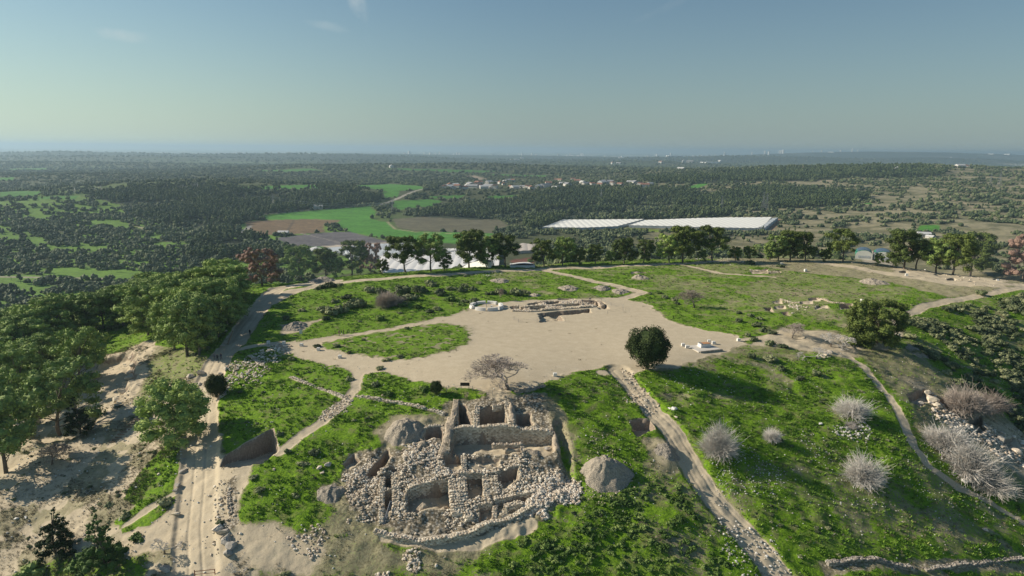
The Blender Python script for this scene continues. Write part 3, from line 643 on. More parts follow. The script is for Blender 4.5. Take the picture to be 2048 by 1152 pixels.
def make_puff(seed, mat, n=900, R_=2.0, irr=.3):
    """leafless shrub: straight twigs radiating from the root and forking"""
    rng = np.random.default_rng(seed); mb = MB()
    for i in range(n):
        d = rng.normal(size=3); d[2] = abs(d[2])*.9-.12*rng.uniform(); d /= np.linalg.norm(d)
        L = R_*rng.uniform(.62, 1.08)*(1+irr*math.sin(3*math.atan2(d[1], d[0])+seed)*math.cos(2.3*d[2]+seed)); s = np.array([rng.normal(0, .12), rng.normal(0, .12), .15]); d0 = d+np.array([0, 0, .25])
        m1 = s+d0/np.linalg.norm(d0)*L*.5+rng.normal(0, L*.07, 3); e = s+d*L*np.array([1, 1, 1.15])+rng.normal(0, L*.06, 3)
        mb.tube([s, m1, e], [.026, .014, .007], 3)
        for k in range(4):
            t = rng.uniform(.45, .9); p = m1+(e-m1)*max(0, (t-.5)*2); e2 = p+(d+rng.normal(0, .6, 3))*L*rng.uniform(.18, .34); mb.tube([p, e2], [.012, .006], 3)
    return mb.mesh('bare_shrub')
PUFF = [make_puff(400, M_TWIG), make_puff(401, M_TWIG, 560, 2.0, .12), make_puff(404, M_TWIG, 640, 2.0, .35)]; PUFFB = make_puff(402, M_TWIGB)
for x in PUFF: x.materials.append(M_TWIG)
PUFFB.materials.append(M_TWIGB)
def make_bare_tree(seed, H, mat, nm='bare_tree', depth=6, spread=.55):
    rng = np.random.default_rng(seed); mb = MB(); tb = MB()
    def grow(p, d, L, r, k):
        e = p+d*L; (tb if k == depth else mb).tube([p, (p+e)/2+rng.normal(0, L*.04, 3), e], [max(r, .018), max(r*.85, .016), max(r*.7, .014)], 5 if k > 3 else 3)
        if k == 0: return
        for j in range(3 if k > 1 else 4):
            nd = d+rng.normal(0, spread, 3); nd[2] += .10; nd /= np.linalg.norm(nd); grow(e, nd, L*rng.uniform(.68, .84), r*.6, k-1)
    grow(np.zeros(3)-np.array([0, 0, .3]), np.array([.05, 0, 1.]), H*.22, H*.028, depth)
    root = thing(nm, None, None, (0, 0, -500)); link('trunk', tb.mesh('trunk'), M_BARK, root); link('crown', mb.mesh('crown'), mat, root); root['H'] = H; return root
BARE = make_bare_tree(501, 6.5, M_TWIGB, depth=7, spread=.62); BARE2 = make_bare_tree(502, 5, M_TWIG, depth=6, spread=.6)
USED = set()
def place(root, px, pb, ptop=None, h=None, label=None, cat='tree', group=None, rz=None, sx=1.0):
    g, t = G3(px, pb); H = root['H']
    if h is None: h = (pb-ptop)*t/F*1.02
    s = h/H; rz = RNG.uniform(0, 6.28) if rz is None else rz
    if root.name in USED: o = dup(root, g, rz, (s*sx, s*sx, s), label, group, cat)
    else:
        USED.add(root.name); o = root; o.location = tuple(g); o.rotation_euler.z = rz; o.scale = (s*sx, s*sx, s); tag(o, label, cat, group)
    if group is None and 'group' in o.keys(): del o['group']
    return o
# ---------------------------------------------------------------- trees on the plateau rim
RIM = [(601,490,561,1,'olive green pine on the far rim just right of the rust red tree'),
 (652,497,556,0,'bushy pine on the far rim beside the grey rubble heap'),(704,484,553,2,'tall pine left of the half dead reddish tree on the far rim'),
 (672,515,556,4,'low pine between two taller pines on the far rim'),(765,520,550,4,'low wide pine in front of the white valley sheets'),
 (812,474,546,3,'pine with bare forked trunks in front of the white valley sheets'),(862,470,544,5,'slender trunked pine with a domed top beside the white sheets'),
 (888,505,543,1,'small low pine right of the slender trunked pine'),(938,462,537,0,'tall upright pine standing alone above the rim track'),
 (975,476,535,2,'left pine of the dark clump above the rim track'),(1012,470,534,3,'right pine of the dark clump above the rim track'),
 (1088,478,531,1,'round pine at the left end of the central rim row'),(1125,475,530,0,'broad full pine in the central rim row'),(1158,494,529,4,'short pine right of the broad full pine'),
 (1192,490,528,1,'light green pine in the middle of the central rim row'),(1222,500,527,5,'small pine in the central rim row gap'),(1248,474,526,0,'tall thin pine in front of the scrub hill'),
 (1287,480,525,2,'pointed pine beside the pale gap in the rim row'),(1338,468,524,1,'left half of the tall double pine below the nethouse'),(1365,452,524,0,'right half of the tall double pine below the nethouse'),
 (1425,455,523,3,'dark spreading pine above the rocky rim patch'),(1405,500,523,4,'low pine at the foot of the dark spreading pine'),(1470,493,523,4,'low yellow green pine beside the rocky patch'),
 (1500,492,522,5,'dark low pine beyond the rocky rim patch'),(1556,470,521,1,'left pine of the broad rim cluster'),(1580,462,521,0,'middle pine of the broad rim cluster'),(1610,464,521,2,'right pine of the broad rim cluster'),
 (1540,485,521,4,'low pine at the left foot of the broad rim cluster'),(1650,497,523,4,'low round pine between rim cluster and single pine'),(1686,460,524,3,'single tall pine left of the green roofed barns'),
 (1756,506,531,4,'small green pine in front of the green roofed barns'),(1808,460,537,0,'tall pine right of the green roofed barns'),(1832,480,539,5,'thin dark pine behind the dig squares'),
 (1872,478,545,1,'left pine of the big grove behind the dig squares'),(1905,470,549,2,'middle pine of the big grove behind the dig squares'),(1940,466,552,0,'right spreading pine of the big grove behind the dig squares'),
 (1785,505,534,4,'low pine squeezed beside the second barn')]
DARK = []
def darker(o):
    for ch in o.children:
        if ch.name.startswith('crown'): ch.material_slots[0].link = 'OBJECT'; ch.material_slots[0].material = M_PINED
for k, (x, tp, bs, v, lb) in enumerate(RIM):
    o = place(PINES[v], x, bs, tp, label=lb, sx=1.08)
    if k % 3: DARK.append(o)
place(PINEL[1], 1752, 692, 597, label='large dark pine beside the footpath junction on the right', sx=1.15)
place(RUSTY, 524, 572, 497, label='wide rust red dying tree where the track meets the grove', sx=1.1)
place(RUSTY, 741, 545, 486, label='thin half dead reddish tree among the rim pines', sx=.7)
place(RUSTY, 2046, 560, 470, label='orange brown tree at the right end of the rim', sx=.9)
# ---------------------------------------------------------------- left slope pines
LEFTP = [(12,945,775,0,'tall pine with a long bare trunk beside the shaded road bend',1),(118,850,700,2,'broad pine with low shaded boughs beside the quarry floor',1.1),
 (155,757,640,3,'pine with a long leaning bare trunk above the quarry floor',.9),(352,890,758,'L','single bushy pine on the bank beside the main track',1.15),
 (296,673,612,1,'low spreading pine on the edge of the quarry bank',1.6),(375,712,590,0,'front pine of the grove with several bare trunks',1.1),(398,712,598,5,'second trunked pine at the front of the grove',1.0),
 (350,700,600,2,'pine at the left front corner of the grove',1.0),(436,676,590,1,'pine beside the track above the stone blocks',1.0),(455,650,570,0,'pine overhanging the shaded track',1.1),
 (50,790,690,1,'pine above the quarry with pale green upper boughs',1.2),(20,840,740,4,'low dense pine at the left behind the bare trunk',1.2),(85,760,672,0,'pine behind the leaning trunk',1.1),
 (40,1010,900,5,None,1)]
for x, bs, tp, v, lb, sx_ in LEFTP:
    if lb: place(PINEL[0] if v == 'L' else PINES[v], x, bs, tp, label=lb, sx=sx_)
GROVE = np.array(PW([(-60,705),(60,680),(180,655),(300,628),(420,598),(470,604),(452,650),(400,690),(330,668),(270,650),(235,655),(175,660),(120,690),(70,735),(10,790),(-80,810)]))
def poisson(poly, dist, n=4000, seed=1, avoid=None):
    rng = np.random.default_rng(seed); lo = poly.min(0); hi = poly.max(0); c = rng.uniform(lo, hi, (n, 2)); c = c[sdpoly(c[:, 0], c[:, 1], poly) < 0]; out = []
    for p in c:
        if all((p[0]-q[0])**2+(p[1]-q[1])**2 > dist*dist for q in out): out.append(p)
    return out
gi = 0
for p in poisson(GROVE, 6.4, seed=4):
    r = PINES[gi % 6]; s = (RNG.uniform(10.5, 14))/r['H']; gi += 1
    dup(r, (p[0], p[1], hz(*p)-.2), RNG.uniform(0, 6.28), (s*1.3, s*1.3, s), 'olive green pine packed inside the dense grove left of the track', 'pines packed in the grove', 'tree')
print('grove', gi)
BACK = np.array(PW([(1060,529),(1100,527),(1340,517),(1500,514),(1680,514),(1680,511),(1340,514),(1100,523),(1060,526)])); BACK[5:, 1] += 26
for p in poisson(BACK, 13, seed=8):
    r = PINES[gi % 6]; s = RNG.uniform(6, 9.5)/r['H']; gi += 1; dup(r, (p[0], p[1], hz(*p)-.3), RNG.uniform(0, 6.28), (s*1.3, s*1.3, s), 'lower pine growing on the slope behind the rim row', 'pines behind the rim row', 'tree')
for k in range(32):
    a = 560+k*31; b = np.interp(a, [560, 700, 900, 1100, 1340, 1560], [561, 547, 535, 527, 518, 516])-RNG.uniform(0, 2.0); g = G3(a, b)[0]; o = link('shrub', BUSHG[k % 2] if k % 3 else BUSHM[k % 4], None, None, g, RNG.uniform(0, 6)); s = RNG.uniform(1.2, 2.6); o.scale = (s, s, s); tag(o, 'leafy shrub filling the gaps under the rim pines', 'shrub', 'shrubs under the rim pines')
print('back', gi)
for x, bs, tp, lb, r in [(112,1105,1005,'blackish conifer on the dry slope near the lower left corner',CEDAR),(203,1140,1010,'larger greenish conifer beside the blackish one',CEDARG),(160,870,790,'small dark tree under the broad pine',CEDAR)]:
    place(r, x, bs, tp, label=lb)
place(CAROB, 1294, 738, 647, label='round dark evergreen tree on the edge of the bare plaza')
place(CAROB, 434, 794, 742, label='small dark leafed tree beside the main track', sx=.85)
place(CAROB, 872, 789, 757, label='dark round bush tree at the top left of the ruins', sx=.8)
# bare trees and shrubs
place(BARE, 1014, 778, 698, label='wide leafless grey tree at the top of the ruins', sx=2.1)
place(BARE, 1388, 616, 575, label='leafless tree alone on the green plateau', sx=1.9)
place(BARE, 1585, 675, 637, label='reddish leafless tree near the small path junction', sx=1.6)
place(BARE2, 1662, 692, 648, label='left one of two pale leafless trees at the path junction', sx=1.4)
place(BARE2, 1688, 694, 650, label='right one of two pale leafless trees at the path junction', sx=1.5)
place(BARE2, 1632, 720, 684, label='pale leafless thicket above the white boulders', sx=2)
place(BARE, 105, 930, 872, label='leafless grey thicket beside the shaded road bend', sx=1.5)
place(BARE2, 330, 1105, 1050, label='leafless grey thicket below the green strip', sx=1.2)
place(BARE2, 470, 1150, 1110, label='leafless tangle beside the rusty gate', sx=1.2)
place(BARE2, 155, 700, 668, label='small brown leafless tree on the terrace above the quarry')
place(BARE, 1000, 600, 570, label='slim grey leafless tree beside the round stone seat', sx=.6)
def puff(px, pb, wpx, label, m=0, hs=1.0):
    me = PUFFB if ('brown' in label or 'thorny' in label) else PUFF[m]; g, t = G3(px, pb); s = wpx*t/F/4.0
    o = link('bare_shrub', me, None, None, g, RNG.uniform(0, 6.28)); o.scale = (s, s, s*hs); tag(o, label, 'shrub'); return o
for a in [(1437,905,78,'white twiggy shrub beside the diagonal track',0,1.15),(1542,880,38,'small white twiggy shrub on the green slope',1,1.1),(1703,833,72,'round white twiggy shrub above the scattered stones',1,.85),
  (1725,962,82,'round white twiggy shrub alone in the middle of the slope',0,.95),(1895,900,92,'upper left mass of the big grey bramble beside the footpath',1,1.0),(1935,945,100,'middle mass of the big grey bramble beside the footpath',0,1.0),
  (1975,975,90,'lower right mass of the big grey bramble beside the footpath',2,.9),(1925,825,78,'grey brown shrub left of the yellow rocks',2,1.1),(1975,820,70,'pale twiggy shrub behind the grey brown shrub',0,.9),
  (1870,885,60,'small grey bramble touching the footpath',1,.9),(775,612,55,'grey thorny shrub in the middle of the plateau bushes',2,.9),(1700,850,30,'low grey twigs on the scattered stones',2,.5)]: puff(*a)
# plateau bushes and single shrubs: px, base py, width px, dark/green
BUSH = [(858,572,36,0),(840,585,40,0),(880,590,30,0),(800,590,46,0),(780,600,44,0),(760,588,34,0),(820,600,36,0),(795,608,40,0),(700,612,52,0),(680,622,40,0),(660,628,40,0),(720,612,36,0),(650,620,30,0),(805,614,24,1),(762,640,28,1),
 (740,585,28,0),(905,580,26,0),(925,583,24,0),(945,580,22,0),(960,568,16,0),(928,575,20,0),(980,590,24,0),(1000,588,26,0),(1030,590,36,0),(1050,586,24,0),(948,606,28,0),(930,604,20,0),(900,600,26,1),(920,610,24,1),(875,620,22,0),(860,624,18,0),(835,616,20,1),(800,628,14,0),
 (640,578,30,0),(660,574,26,0),(680,570,18,0),(690,596,26,0),(670,605,20,0),(605,624,18,0),(575,640,20,0),(655,640,22,0),(720,645,10,0),(1010,562,10,0),(1330,596,18,0),(1345,600,16,0),(1355,607,14,0),(1320,588,16,1),(1300,590,12,0),
 (1480,628,16,0),(1500,634,18,0),(1520,640,18,0),(1480,645,20,0),(1510,655,24,0),(1530,664,24,0),(1545,668,20,0),(1495,672,16,0),(1510,682,24,0),(1540,690,28,0),(1565,695,22,0),(1960,592,26,0),(1996,602,22,1),
 (1560,535,20,0),(1500,528,20,0),(930,552,10,0),(748,550,14,0),(584,720,20,0),(634,694,16,0),(675,694,18,0),(700,706,14,0),(772,722,20,0),(800,715,18,0),(815,658,14,0),(728,680,12,0),(700,760,20,0),(750,770,20,0),(776,790,22,1),(845,780,26,1),(735,838,14,0),(708,840,12,0),
 (630,905,28,0),(607,930,26,0),(560,870,18,0),(508,960,20,0),(522,985,26,0),(590,992,22,0),(575,905,20,0),(570,1150,26,0),(330,1005,38,0),(248,1035,26,0),(220,1012,22,0),(440,1050,18,0),(390,712,16,0),(415,700,14,0),(225,1110,60,1),(270,1080,40,1),(60,1150,60,1),(150,1140,60,1),(320,850,20,0),(760,738,18,0),(1630,750,26,0),(1560,740,24,0),(1600,760,24,0),(1540,720,30,0),(1500,715,24,0)]
bi = 0
for px, pb, w, g_ in BUSH:
    g, t = G3(px, pb); s = w*t/F/1.9; me = (BUSHG if g_ else BUSHM)[bi % (2 if g_ else 4)]; bi += 1
    o = link('shrub', me, None, None, g-np.array([0, 0, .1*s]), RNG.uniform(0, 6.28)); o.scale = (s, s, s*RNG.uniform(.85, 1.2))
    x, y = px, pb
    zone = ('grey green shrub in the thicket on the far green plateau', 'shrubs of the plateau thicket') if pb < 650 and px < 1080 else \
      ('low shrub along the plateau edge right of the plaza', 'shrubs along the right plateau edge') if px > 1080 else \
      ('low shrub in the green island left of the plaza', 'shrubs around the green island') if pb < 800 and px > 570 else ('low shrub on the left slope beside the main track', 'shrubs on the left slope')
    tag(o, zone[0], 'shrub', zone[1])
for o in DARK: darker(o)
# ---------------------------------------------------------------- scatter helper (stuff only)
def protocol(name, objs):
    c = bpy.data.collections.new(name)
    for o in objs: c.objects.link(o)
    return c
def proto(me, mat):
    if len(me.materials) == 0: me.materials.append(mat)
    return bpy.data.objects.new(me.name, me)
def scatter(name, pts, scl, pcoll, label, npro, squash=None):
    n = len(pts)
    if n == 0: return
    me = bpy.data.meshes.new(name); me.vertices.add(n); me.vertices.foreach_set('co', np.asarray(pts, np.float32).ravel())
    for an, ty, ar in (('scl', 'FLOAT', scl), ('rotz', 'FLOAT', RNG.uniform(0, 6.28, n))):
        a = me.attributes.new(an, ty, 'POINT'); a.data.foreach_set('value', np.asarray(ar, np.float32))
    a = me.attributes.new('pid', 'INT', 'POINT'); a.data.foreach_set('value', RNG.integers(0, npro, n).astype(np.int32))
    o = link(name, me); ng = bpy.data.node_groups.new(name+'_nodes', 'GeometryNodeTree')
    ng.interface.new_socket('Geometry', in_out='INPUT', socket_type='NodeSocketGeometry'); ng.interface.new_socket('Geometry', in_out='OUTPUT', socket_type='NodeSocketGeometry')
    gi_ = ng.nodes.new('NodeGroupInput'); go = ng.nodes.new('NodeGroupOutput'); ip = ng.nodes.new('GeometryNodeInstanceOnPoints'); ci = ng.nodes.new('GeometryNodeCollectionInfo')
    ci.inputs[0].default_value = pcoll; ci.inputs['Separate Children'].default_value = True; ci.inputs['Reset Children'].default_value = True
    def at(nm, ty):
        x = ng.nodes.new('GeometryNodeInputNamedAttribute'); x.data_type = ty; x.inputs[0].default_value = nm; return x.outputs['Attribute']
    cx = ng.nodes.new('ShaderNodeCombineXYZ'); ng.links.new(at('rotz', 'FLOAT'), cx.inputs[2])
    ng.links.new(gi_.outputs[0], ip.inputs['Points']); ng.links.new(ci.outputs[0], ip.inputs['Instance']); ip.inputs['Pick Instance'].default_value = True
    ng.links.new(at('pid', 'INT'), ip.inputs['Instance Index']); ng.links.new(cx.outputs[0], ip.inputs['Rotation']); ng.links.new(at('scl', 'FLOAT'), ip.inputs['Scale'])
    ng.links.new(ip.outputs[0], go.inputs[0]); md = o.modifiers.new('scatter', 'NODES'); md.node_group = ng
    tag(o, label, None, None, 'stuff'); return o
def jitter_pts(weight, X, Y, n, dens_pow=True):
    """random ground points with probability ~ weight * cell area"""
    dv = np.gradient(Y[:, 0])[:, None]; dX = np.gradient(X, axis=1); a = weight*dX*dv; a = np.clip(a, 0, None).ravel(); cs = np.cumsum(a); r = RNG.uniform(0, cs[-1], n); k = np.searchsorted(cs, r)
    i, j = np.unravel_index(np.minimum(k, a.size-1), X.shape); xx = X[i, j]+RNG.uniform(-.5, .5, n)*dX[i, j]; yy = Y[i, j]+RNG.uniform(-.5, .5, n)*dv[i, 0]
    return xx, yy, i, j
def tuft(seed, n=16, r=.3, h=.3, w=.07):
    rng = np.random.default_rng(seed); a = rng.uniform(0, 6.28, n); q = np.sqrt(rng.uniform(0, 1, n))*r; p = np.stack([q*np.cos(a), q*np.sin(a), -.05*np.ones(n)], 1)
    b2 = rng.uniform(0, 6.28, n); d = np.stack([np.cos(b2), np.sin(b2), 0*b2], 1)*w; tip = p+np.stack([np.cos(a)*r*.6+rng.normal(0, .08, n), np.sin(a)*r*.6+rng.normal(0, .08, n), h*rng.uniform(.6, 1.2, n)], 1)
    v = np.stack([p-d, p+d, tip], 1).reshape(-1, 3); return mesh_np('grass_tuft', v, None, np.arange(len(v)).reshape(-1, 3))
TUFT = protocol('tuft_kinds', [proto(tuft(600+i), M_GRASS) for i in range(5)])
DTUFT = protocol('dry_tuft_kinds', [proto(tuft(620+i, 14, .3, .26, .04), M_DRYG) for i in range(4)])
inR = np.array(nY < 340)
gw = np.clip(G-Dm, 0, 1)**1.5*inR*(sdpoly(nX, nY, TELL) < 20)
slope_bias = np.where(nY < 160, 1.0, .45)
x, y, i, j = jitter_pts(gw*slope_bias*sstep(.3, .6, fbm(nX, nY, 3, 3, 131)), nX, nY, 90000)
scatter('grass', np.stack([x, y, GZ[i, j]+.02], 1), RNG.uniform(.5, 1.25, len(x)), TUFT, 'fresh green winter grass over the mound', 5)
dw = np.clip((1-G)*(1-Dm)*1.5+.12, 0, 1)*inR*(1-sstep(.3, .8, Dm)*.96)*(sdpoly(nX, nY, TELL) < 20)
x, y, i, j = jitter_pts(dw*slope_bias*sstep(.4, .65, fbm(nX, nY, 4, 3, 141)), nX, nY, 22000)
scatter('dry_grass', np.stack([x, y, GZ[i, j]+.02], 1), RNG.uniform(.5, 1.2, len(x)), DTUFT, 'dry straw coloured grass between the green', 4)
# low scrub and weeds on the slopes
SB = protocol('scrub_kinds', [proto(m_, M_SCRUB) for m_ in BUSHM])
WB = protocol('weed_kinds', [proto(m_, M_WEED) for m_ in BUSHG])
RS = np.array(PW([(1800,650),(1900,612),(2140,585),(2200,900),(2000,860),(1900,800),(1830,720)])); W2 = np.array(PW([(1010,1030),(1200,1000),(1330,950),(1430,1040),(1520,1160),(1000,1170)]))
R3 = np.array(PW([(1330,760),(1620,700),(1760,800),(1860,960),(2060,1060),(2060,1160),(1580,1160),(1420,960)]))
offroad = (np.clip(1-Dm*1.6, 0, 1))*inR
zr = offroad*((sdpoly(nX, nY, RS) < 0)*1.0)
x, y, i, j = jitter_pts(zr*sstep(.42, .55, fbm(nX, nY, 7, 3, 151)), nX, nY, 900)
scatter('scrub', np.stack([x, y, GZ[i, j]], 1), RNG.uniform(.5, 1.9, len(x)), SB, 'grey green low scrub on the steep slope at the right', 4)
zr = offroad*((sdpoly(nX, nY, W2) < 0)*1.0)*sstep(.45, .55, fbm(nX, nY, 5, 3, 161))
x, y, i, j = jitter_pts(zr, nX, nY, 420)
scatter('weeds', np.stack([x, y, GZ[i, j]-.1], 1), RNG.uniform(.2, .85, len(x)), WB, 'leafy green weeds below the rubble heap', 2)
LF = np.array(PW(LEFT)); zl = (sdpoly(nX, nY, LF) < 0)*np.clip(1.15-Dm, 0, 1)*inR*sstep(.45, .6, fbm(nX, nY, 6, 3, 371))*(dline(nX, nY, ROAD_L) > 4)*(sdpoly(nX, nY, FLOOR) > 1)
x, y, i, j = jitter_pts(zl, nX, nY, 260)
scatter('undergrowth', np.stack([x, y, GZ[i, j]-.05], 1), RNG.uniform(.15, .6, len(x)), SB, 'small dry bushes on the pale slope at the left', 4)
x, y, i, j = jitter_pts(zl, nX, nY, 9000)
scatter('dry_grass', np.stack([x, y, GZ[i, j]], 1), RNG.uniform(.4, 1.0, len(x)), DTUFT, 'dry straw on the pale slope at the left', 4)
zr = offroad*(sdpoly(nX, nY, TELL) < 5)*np.where(sdpoly(nX, nY, R3) < 0, 1.0, .35)*np.clip(G*1.2, 0, 1)*(sdpoly(nX, nY, PLAZA) > 3)*np.where(nY > 165, .25, 1)
x, y, i, j = jitter_pts(zr*sstep(.5, .62, fbm(nX, nY, 9, 3, 171)), nX, nY, 620)
scatter('undergrowth', np.stack([x, y, GZ[i, j]-.05], 1), RNG.uniform(.2, .65, len(x)), SB, 'small grey green bushes dotting the grass slopes', 4)
# ---------------------------------------------------------------- far woods and scrub
def far_tree(seed, H, W, n, mat, conic=0.0):
    rng = np.random.default_rng(seed); mb = MB(); cs = []; rs = []
    for i in range(n):
        z = rng.uniform(.3, .95); w = W/2*(1-conic*(z-.3)/.65)*math.sqrt(rng.uniform(0, .8)); a = rng.uniform(0, 6.28); cs.append((w*math.cos(a), w*math.sin(a), z*H)); rs.append(rng.uniform(.2, .34)*W*(1-.5*conic*z))
    for c, r in zip(cs, rs):
        v, t = ICO1; mb.add(v*(1+rng.normal(0, .16, (len(v), 1)))*r+np.array(c), None, t)
    v, q = leaves(rng, cs, rs, 26/ (W*W)*16, W*.07); mb.add(v, q)
    mb.tube([(0, 0, -1), (0, 0, H*.5)], [W*.035, W*.02], 4)
    return mb.mesh('far_tree')
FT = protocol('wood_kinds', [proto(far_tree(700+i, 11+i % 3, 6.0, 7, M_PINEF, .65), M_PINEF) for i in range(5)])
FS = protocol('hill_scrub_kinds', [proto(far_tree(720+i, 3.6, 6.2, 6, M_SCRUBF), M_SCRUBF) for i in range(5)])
def inbox(n, ymin, ymax, seed, p=1.0):
    rng = np.random.default_rng(seed); U_ = rng.uniform(0, 1, n); yy = (ymin**p+(ymax**p-ymin**p)*U_)**(1/p); xx = rng.uniform(-.86, .86, n)*yy; return xx, yy
FORESTW = [np.array(p) for p in FOREST]
def not_fields(x, y):
    k = np.ones(len(x), bool)
    for pl_ in FIELDW: k &= sdpoly(x, y, pl_) > 3
    return k
NETW = [np.array(PW(p)) for p in ([(1075,462),(1130,440),(1290,440),(1545,434),(1545,466),(1255,462)],[(630,485),(1075,480),(1085,540),(600,535)],[(1695,495),(1800,488),(1795,535),(1700,530)])]
VILW = np.array(PW([(885,379),(1085,380),(1060,365),(1005,361),(955,369),(890,372)]))
def keep_clear(x, y):
    k = ~((sdpoly(x, y, VILW) < 10) & (_hash(np.floor(x/7), np.floor(y/7), 3) > .3))
    for pl_ in NETW: k &= sdpoly(x, y, pl_) > 0
    for pts, w_ in (([(0,554),(70,554),(140,555),(210,557)],7),([(750,412),(775,405),(800,395),(830,382),(860,376)],9),([(500,452),(480,470),(440,478)],8)): k &= dline(x, y, PW(pts)) > w_
    return k
# dense woods
px_, py_ = [], []
rngf = np.random.default_rng(77)
for poly in FORESTW:
    lo = poly.min(0); hi = poly.max(0); ar = (hi-lo).prod(); yc = poly[:, 1].mean(); sp = max(5.2, yc*.0038); n = int(min(26000, ar/(sp*sp)))
    c = rngf.uniform(lo, hi, (n, 2)); k = (sdpoly(c[:, 0], c[:, 1], poly)+(fbm(c[:, 0], c[:, 1], 60, 3, 181)-.5)*40 < 0) & not_fields(c[:, 0], c[:, 1]) & keep_clear(c[:, 0], c[:, 1]); c = c[k]; px_.append(c[:, 0]); py_.append(c[:, 1])
x = np.concatenate(px_); y = np.concatenate(py_); k = (sdpoly(x, y, TELL) > 30) & (fbm(x, y, 150, 3, 351)+(vnoise(x, y, 30, 12)-.5)*.15 < .62); x = x[k]; y = y[k]; z = h_full(x, y); print('forest', len(x))
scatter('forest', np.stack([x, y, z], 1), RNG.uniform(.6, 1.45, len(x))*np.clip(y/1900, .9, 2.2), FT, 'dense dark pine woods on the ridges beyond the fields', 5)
# hillside scrub
def scr(n, y0, y1, seed, p, thr, sc, az_lo=-1, az_hi=1):
    x, y = inbox(n, y0, y1, seed, p); a = x/y; k = (a > az_lo) & (a < az_hi); x = x[k]; y = y[k]
    k = (sdpoly(x, y, TELL) > 45) & not_fields(x, y) & keep_clear(x, y) & (fbm(x, y, 60, 3, 101)*.4+fbm(x*.55, y, 26, 3, 231)*.6+(vnoise(x, y, 9, 8)-.5)*.16+(vnoise(x, y, 24, 18)-.5)*.22 < thr-.15*sstep(.2, .42, x/y)*(y < 1100)-.07*sstep(.2, .42, x/y)*(y >= 1100)); x = x[k]; y = y[k]; k = ~((x/y < -.1) & (y < 1300) & (rngf.uniform(0, 1, len(x)) > .62)); x = x[k]; y = y[k]; return x, y, h_full(x, y), np.full(len(x), sc)
parts = [scr(9000, 5200, 9000, 6, 1.2, .56, 2.4), scr(34000, 330, 1100, 1, 1.7, .575, .9), scr(34000, 1100, 2600, 2, 1.5, .57, 1.15), scr(30000, 2600, 5200, 3, 1.2, .60, 1.6)]
x = np.concatenate([p[0] for p in parts]); y = np.concatenate([p[1] for p in parts]); z = np.concatenate([p[2] for p in parts]); s = np.concatenate([p[3] for p in parts]); print('scrub', len(x))
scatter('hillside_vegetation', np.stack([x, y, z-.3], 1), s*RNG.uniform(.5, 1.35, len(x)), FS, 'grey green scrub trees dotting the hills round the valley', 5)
# individual pines standing among the scrub of the near hills
x, y = inbox(2600, 380, 2300, 9, 1.4); k = (sdpoly(x, y, TELL) > 60) & not_fields(x, y) & keep_clear(x, y) & (fbm(x, y, 130, 3, 191) > .5); x = x[k]; y = y[k]
scatter('woods', np.stack([x, y, h_full(x, y)-.5], 1), RNG.uniform(.7, 1.15, len(x)), FT, 'scattered pines among the hillside scrub', 5)
# ================================================================ stone, ruins, built things
def plain(name, col, rough=.8, var=.25, scale=2.0, bmp=.3, metal=0.0):
    m, nt, b = newmat(name, rough); g = nt.nodes.new('ShaderNodeNewGeometry'); n1 = noise(nt, g.outputs['Position'], scale, 5, .6)
    a = tuple(c*(1-var) for c in col); d = tuple(min(1, c*(1+var)) for c in col)
    nt.links.new(ramp(nt, n1, [(.3, a), (.7, d)]), b.inputs['Base Color']); b.inputs['Metallic'].default_value = metal
    if bmp: bump(nt, b, n1, bmp, .05 if bmp < .9 else .35)
    return m
def stone_mat(name, lo, mid, hi):
    m, nt, b = newmat(name, .9); g = nt.nodes.new('ShaderNodeNewGeometry')
    n1 = noise(nt, g.outputs['Position'], 1.5, 4, .7); n2 = noise(nt, g.outputs['Position'], 7, 4, .6)
    f = math_(nt, 'ADD', math_(nt, 'MULTIPLY', n1, .7), math_(nt, 'MULTIPLY', g.outputs['Random Per Island'], .35))
    c = ramp(nt, f, [(.25, lo), (.5, mid), (.75, hi)]); c = mul(nt, .6, c, ramp(nt, n2, [(.3, (.7, .68, .64)), (.55, (1, 1, 1))]))
    nt.links.new(c, b.inputs['Base Color']); bump(nt, b, n2, .5, .06); return m
M_STONE = stone_mat('weathered_limestone', (.35, .28, .20), (.60, .51, .39), (.80, .73, .59))
M_PINK = stone_mat('pinkish_limestone', (.34, .265, .19), (.54, .44, .33), (.72, .63, .51))
M_GREYST = stone_mat('grey_rock', (.18, .155, .125), (.33, .29, .24), (.52, .475, .40))
M_YROCK = stone_mat('yellow_rock', (.42, .33, .21), (.56, .47, .33), (.68, .60, .47))
M_WHITE = plain('white_stone', (.74, .71, .65), .7, .08, 3)
M_EARTH = plain('packed_earth', (.43, .355, .26), .95, .34, 1.8, 1.0)
M_SPOIL = plain('spoil_gravel', (.43, .37, .285), .95, .42, 5.5, 1.0)
M_SPOILD = plain('grey_spoil', (.36, .315, .25), .95, .42, 5.0, 1.0)
M_WOOD = plain('weathered_wood', (.26, .19, .13), .8, .25, 4)
M_DWOOD = plain('dark_wood', (.06, .045, .035), .7, .2, 4)
M_METAL = plain('grey_metal', (.33, .33, .33), .45, .1, 5, 0, .6)
M_RUSTM = plain('rusty_metal', (.24, .09, .05), .8, .3, 6, .2)
M_NET = plain('white_netting', (.80, .79, .72), .8, .05, .3, .1)
M_GNET = plain('grey_netting', (.47, .50, .51), .8, .1, .2, .1)
M_SHEET = plain('white_sheeting', (.72, .70, .66), .7, .06, .2, .1)
def hrow(pts): pts = np.asarray(pts, float); return h_full(pts[:, 0], pts[:, 1])
